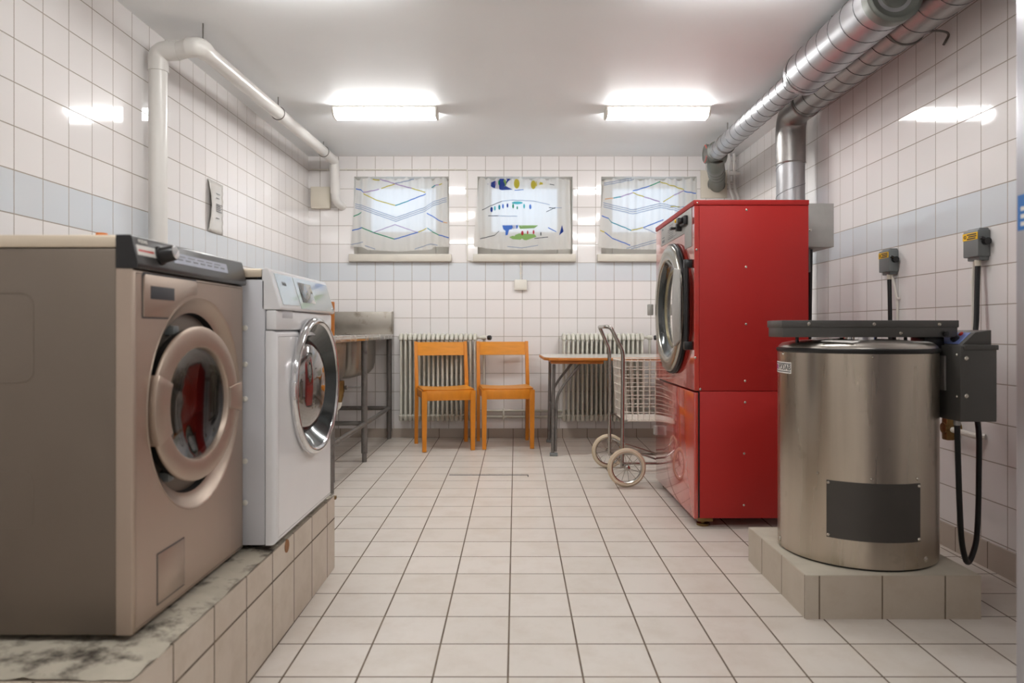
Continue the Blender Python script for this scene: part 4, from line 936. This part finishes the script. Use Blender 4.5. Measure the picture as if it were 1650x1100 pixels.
# white water pipes in the back right corner
t = thing('water_pipe', 'pair of thin white water pipes in the back right corner behind the duct', 'pipe', (1.75, 5.9, 1.9)); o = t.location
m = MB()
for dx in (0, .04): m.tube([(1.735+dx, 5.88, ZC), (1.735+dx, 5.88, 2.06), (1.775+dx, 5.86, 1.94), (1.775+dx, 5.86, .02)], .0115, 12, .05)
m.build('risers', M_pipe, t, o)
m = MB(); m.tube([(1.755, 5.88, 2.17), (XR(5.88), 5.88, 2.17)], .012, 12); m.box(1.735, 1.79, 5.866, 5.894, 2.155, 2.185, .004); m.lathe([(.02, 0), (.02, .02), (0, .022)], (1.775, 5.88, 2.27), (0, 0, 1), 16)
for z in (2.085, 2.10): m.box(1.72, 1.79, 5.868, 5.9, z, z+.008, .002)
m.build('branch', M_pipe, t, o)

# ------------------------------------------------------------------ spin dryer
cX, cY, R = 1.2325, 2.625, .265
t = thing('spin_dryer', 'round stainless steel spin dryer with dark grey top beam, on the low tiled plinth', 'spin dryer', (cX, cY, .1063)); o = t.location
def cp_(phi, z, r=R): a = math.radians(phi); return Vector((cX+r*math.sin(a), cY-r*math.cos(a), z))
m = MB(); m.cyl((cX, cY, .114), (cX, cY, .824), R, seg=128, caps=False); m.lathe([(R, .114), (R-.01, .112), (0, .112)], (cX, cY, 0), (0, 0, 1), 96); m.build('drum_housing', M_brush, t, o)
m = MB(); m.lathe([(R-.03, .1064), (R-.008, .1064), (R-.008, .116), (R-.03, .118)], (cX, cY, 0), (0, 0, 1), 96); m.build('base_gasket', M_rubber, t, o)
m = MB(); m.lathe([(R-.012, .818), (R+.001, .820), (R+.005, .827), (R+.004, .834), (R-.006, .838)], (cX, cY, 0), (0, 0, 1), 96); m.build('rim_seal', M_rubber, t, o, smooth=60)
m = MB(); m.lathe([(R-.002, .833), (R-.004, .842), (R-.016, .852), (R-.05, .859), (.12, .866), (.06, .868), (.055, .872), (0, .872)], (cX, cY, 0), (0, 0, 1), 96); lid = m.build('lid', M_steel, t, o, smooth=40)
m = MB(); m.prism([(1.04, 2.46, .8605), (1.12, 2.40, .8555), (1.19, 2.455, .8605), (1.09, 2.50, .864)], (0, 0, .001)); m.build('paper_label', M_paper, lid, o)
m = MB(); m.prism([(1.27, 2.42, .8575), (1.40, 2.42, .8545), (1.40, 2.46, .8595), (1.27, 2.46, .861)], (0, 0, .001)); m.build('paper_label', M_galvbox, lid, o)
# plates bent round the drum
def patch(m, p0, p1, z0, z1, r0, r1, n=24, rc=0):
    a = [cp_(p0+(p1-p0)*k/n, 0, 1) for k in range(n+1)]
    ring0 = []
    for k in range(n+1):
        ph = p0+(p1-p0)*k/n; ring0.append([cp_(ph, z0, r0), cp_(ph, z1, r0), cp_(ph, z1, r1), cp_(ph, z0, r1)])
    return m.sweep(ring0)
m = MB(); patch(m, -44.3, 21.3, .204, .3955, R-.001, R+.0025); pl = m.build('front_plate', M_plate, t, o)
def cs(phi, z, par, r=.0055, rr=R+.002):
    m = MB(); p = cp_(phi, z, rr); d = (p-Vector((cX, cY, z))).normalized(); m.lathe([(r*1.1, -.001), (r*1.1, .0008), (r, .002), (r*.6, .0045), (0, .005)], p, d, 12); return m.build('screw', M_screw, par, o)
for ph in (-43.0, 20.0):
    for z in (.2125, .387): cs(ph, z, pl)
for ph, z in ((-88, .813), (-13.9, .810), (-50.8, .413), (-14.5, .410), (19, .411)): cs(ph, z, t, .0045, R)
for ph, z in ((-95.2, .136), (27.7, .141)): cs(ph, z, t, .009, R)
m = MB(); patch(m, -112, -75.8, .744, .784, R-.001, R+.0012); lb = m.build('maker_label', M_paper, t, o)
m = MB(); patch(m, -111.5, -76.2, .7765, .7795, R, R+.0017); patch(m, -111.5, -76.2, .7485, .7515, R, R+.0017); lb2 = m.build('label_border', M_ink, lb, o)
text('maker_lettering', 'PODAB', .029, M_black, lb, None, o, fn=lambda c: cp_(-86.5+math.degrees(c.x*1.0/R), .764+c.y, R+.0014+c.z))
m = MB(); patch(m, -107, -99, .755, .773, R, R+.0017); m.build('maker_emblem', mat('magenta_ink', (150, 70, 130), .5), lb, o)
# beam over the lid
m = MB(); m.box(.923, 1.528, 2.50, 2.64, .874, .928, .002); m.box(.919, 1.531, 2.496, 2.644, .908, .9325, .002); bmn = m.build('top_beam', M_dgrey, t, o)
for x, z in ((1.013, .920), (1.238, .919), (1.463, .918)): m = MB(); m.lathe([(.0065, 0), (.0065, .001), (.004, .004), (0, .0045)], (x, 2.496, z), (0, -1, 0), 14); m.build('screw', M_screw, bmn, o)
m = MB(); m.lathe([(.0065, 0), (.0065, .001), (.004, .004), (0, .0045)], (1.332, 2.50, .888), (0, -1, 0), 14); m.build('screw', M_screw, bmn, o)
m = MB(); m.lathe([(.009, 0), (.009, .012), (0, .014)], (1.483, 2.50, .886), (0, -1, 0), 16); m.build('release_button', M_black, bmn, o)
m = MB(); m.box(1.43, 1.50, 2.53, 2.62, .83, .876, .003); m.build('hinge_block', M_black, t, o)
m = MB(); m.cyl((1.22, 2.56, .862), (1.22, 2.56, .8745), .055, seg=32); m.build('lid_boss', M_chrome, t, o)
m = MB(); m.cyl((1.0, 2.57, .85), (1.0, 2.57, .875), .006).cyl((1.34, 2.56, .85), (1.34, 2.56, .875), .006).cyl((1.38, 2.56, .85), (1.38, 2.56, .875), .006); m.build('stop_pin', M_black, t, o)
# control box
m = MB(); m.box(1.489, 1.611, 2.42, 2.75, .5915, .846, .003); m.box(1.50, 1.615, 2.416, 2.752, .832, .849, .002); cb = m.build('control_box', M_dgrey, t, o)
m = MB(); m.prism([(1.509, 2.45, .846), (1.557, 2.45, .891), (1.612, 2.45, .899), (1.612, 2.45, .846)], (0, .22, 0), .002); cons = m.build('console', M_dgrey, cb, o)
nx, nz = -.684, .729
def sl(s, y, e): return (1.509+.048*s+nx*e, y, .846+.045*s+nz*e)
m = MB(); m.prism([sl(.1, 2.47, .0005), sl(.95, 2.47, .0005), sl(.95, 2.65, .0005), sl(.1, 2.65, .0005)], (nx*.0012, 0, nz*.0012)); m.build('panel_label', M_bluelabel, cons, o)
m = MB(); m.lathe([(.014, 0), (.013, .014), (0, .016)], sl(.42, 2.51, .001), (nx, 0, nz), 20); m.build('timer_knob', M_black, cons, o)
m = MB(); m.lathe([(.008, 0), (.008, .006), (0, .008)], sl(.82, 2.51, .001), (nx, 0, nz), 16); m.build('stop_button', M_redp, cons, o)
m = MB(); m.lathe([(.008, 0), (.008, .006), (0, .008)], sl(.92, 2.56, .001), (nx, 0, nz), 16); m.build('start_button', M_black, cons, o)
for x, z in ((1.509, .804), (1.509, .678)): m = MB(); m.lathe([(.0075, 0), (.0075, .0012), (.005, .0035), (0, .004)], (x, 2.42, z), (0, -1, 0), 14); m.build('screw', M_screw, cb, o)
for z in (.815, .675): m = MB(); m.lathe([(.005, 0), (.005, .0012), (.003, .0035), (0, .004)], (1.489, 2.44, z), (-1, 0, 0), 14); m.build('screw', M_screw, cb, o)
m = MB(); m.box(1.482, 1.489, 2.50, 2.54, .69, .81, .001); m.build('side_flange', M_galvbox, cb, o)
m = MB(); m.box(1.488, 1.520, 2.62, 2.70, .2085, .60, .003); m.build('rear_post', M_plate, t, o)
m = MB(); m.cyl((1.508, 2.47, .592), (1.508, 2.47, .574), .011, seg=16); m.build('cable_gland', M_galvbox, cb, o)

# cable loop with isolator switches
def isolator(y, ztop, label, white_cable):
    xw = XR(y); t = thing('isolator_switch', label, 'switch', (xw, y, ztop-.125), 0, 'grey isolator switches on the right wall'); o = t.location
    m = MB(); m.box(xw-.050, xw-.0005, y-.047, y+.047, ztop-.112, ztop-.008, .004); m.box(xw-.038, xw-.0005, y-.038, y+.038, ztop-.126, ztop, .003); m.build('switch_box', M_iso, t, o)
    m = MB(); m.box(xw-.0515, xw-.0495, y-.046, y+.046, ztop-.045, ztop-.017); lb = m.build('warning_label', M_yellow, t, o)
    m = MB(); m.torus((xw-.052, y+.030, ztop-.031), (1, 0, 0), .006, .0014, 16, 6)
    for k, (a, b) in enumerate(((-.04, .018), (-.04, .01), (-.035, .018))): m.box(xw-.0525, xw-.051, y+a, y+b, ztop-.026-k*.008, ztop-.0215-k*.008)
    m.build('label_print', M_ink, lb, o)
    m = MB(); m.cyl((xw-.022, y-.047, ztop-.055), (xw-.022, y-.066, ztop-.055), .014, seg=20); m.box(xw-.05, xw-.012, y-.064, y-.052, ztop-.058, ztop-.045, .004, m=Matrix.Translation((xw-.022, y, ztop-.055)) @ Matrix.Rotation(math.radians(24), 4, 'Y') @ Matrix.Translation((-(xw-.022), -y, -(ztop-.055)))); m.build('rotary_handle', M_black, t, o)
    m = MB(); m.cyl((xw-.028, y-.012, ztop-.124), (xw-.028, y-.012, ztop-.148), .0115, seg=16); m.build('cable_gland', M_cream, t, o)
    return t, o, xw
ya = 3.52
t, o, xw = isolator(ya, 1.292, 'grey wall isolator switch with yellow label, farther one, above the steel spin dryer', True)
m = MB(); m.tube([(xw-.028, ya-.012, 1.15), (xw-.034, ya-.03, 1.0), (xw-.03, ya-.03, .5), (xw-.03, ya, .1), (xw-.12, ya+.02, .02)], .0095, 10, .15); m.build('power_cable', M_rubber, t, o)
m = MB(); m.tube([(xw-.020, ya-.02, 1.168), (xw-.012, ya-.055, 1.05), (xw-.008, ya-.055, .55)], .006, 8, .08); m.box(xw-.018, xw-.0005, ya-.063, ya-.047, 1.045, 1.055); m.build('wall_cable', M_plast, t, o)
yb = 2.855
t, o, xw = isolator(yb, 1.298, 'grey wall isolator switch with yellow label, nearer one, above the spin dryer control box', False)
m = MB(); m.tube([(xw-.028, yb-.012, 1.152), (xw-.045, yb-.03, .9), (xw-.085, 2.80, .78), (1.69, 2.68, .64), (1.667, 2.60, .55), (1.664, 2.60, .25), (1.650, 2.59, .13), (1.600, 2.56, .06), (1.548, 2.51, .15), (1.528, 2.49, .30), (1.510, 2.47, .50), (1.508, 2.47, .5735)], .0095, 10, .09); m.build('power_cable', M_rubber, t, o)
m = MB(); m.tube([(xw-.020, yb+.02, 1.172), (xw-.012, yb+.045, 1.10), (xw-.008, yb+.05, .60)], .0055, 8, .05); m.box(xw-.018, xw-.0005, yb+.042, yb+.058, 1.085, 1.095); m.build('wall_cable', M_plast, t, o)

# brass valve and white pipe stub on the right wall
yv = 3.02; xw = XR(yv)
t = thing('wall_valve', 'old brass valve on the right wall behind the spin dryer', 'valve', (xw, yv, .49)); o = t.location
m = MB(); m.lathe([(.035, 0), (.035, .006), (.018, .01), (.016, .04), (.022, .045), (.022, .06), (0, .062)], (xw, yv, .49), (-1, 0, 0), 20); m.box(xw-.055, xw-.02, yv-.02, yv+.02, .44, .535, .006); m.build('valve_body', M_brass, t, o)
m = MB(); m.tube([(xw-.03, yv-.02, .485), (xw-.03, yv-.16, .48), (xw-.005, yv-.19, .48)], .012, 10, .03); m.build('pipe_stub', M_plast, t, o)

# ------------------------------------------------------------------ tall cabinet at the right edge
t = thing('steel_cabinet', 'tall grey steel cabinet at the right edge, with a blue sticker', 'cabinet', (1.35, 1.1, fz(1.1))); o = t.location
CX = 1.0015
m = MB(); m.box(CX, 1.68, .74, 1.449, fz(1.1)+.10, 2.0, .004); m.build('cabinet_body', M_cab, t, o)
m = MB(); m.box(CX+.03, 1.65, .77, 1.42, fz(.75)+.0, fz(1.1)+.101); m.build('base', M_dgrey, t, o)
m = MB(); m.box(CX-.001, CX+.001, 1.28, 1.4415, 1.0965, 1.167); st = m.build('sticker', M_blue, t, o)
m = MB()
for k in range(3): m.box(CX-.0016, CX-.0005, 1.29, 1.432, 1.105+k*.015, 1.113+k*.015)
m.build('sticker_print', M_paper, st, o)

# ------------------------------------------------------------------ world, camera, colour
w = bpy.data.worlds.new('daylight'); scene.world = w; w.use_nodes = True
bg = w.node_tree.nodes['Background']; bg.inputs['Color'].default_value = (0.64, 0.80, 1.0, 1); bg.inputs['Strength'].default_value = 2.4

cam = bpy.data.cameras.new('camera'); co = bpy.data.objects.new('camera', cam); col.objects.link(co)
co.location = (0, 0, .9); co.rotation_euler = (PI/2, 0, 0)
cam.sensor_width = 36; cam.lens = 36*1165/1650; cam.shift_x = -6/1650; cam.shift_y = -19/1650; cam.clip_start = .05
cam.dof.use_dof = True; cam.dof.focus_distance = 3.7; cam.dof.aperture_fstop = 3.2
scene.camera = co
vs = scene.view_settings
vs.view_transform = 'Standard'; vs.look = 'None'; vs.gamma = 1; vs.use_curve_mapping = False; vs.exposure = 0.43
scene.cycles.use_denoising = True
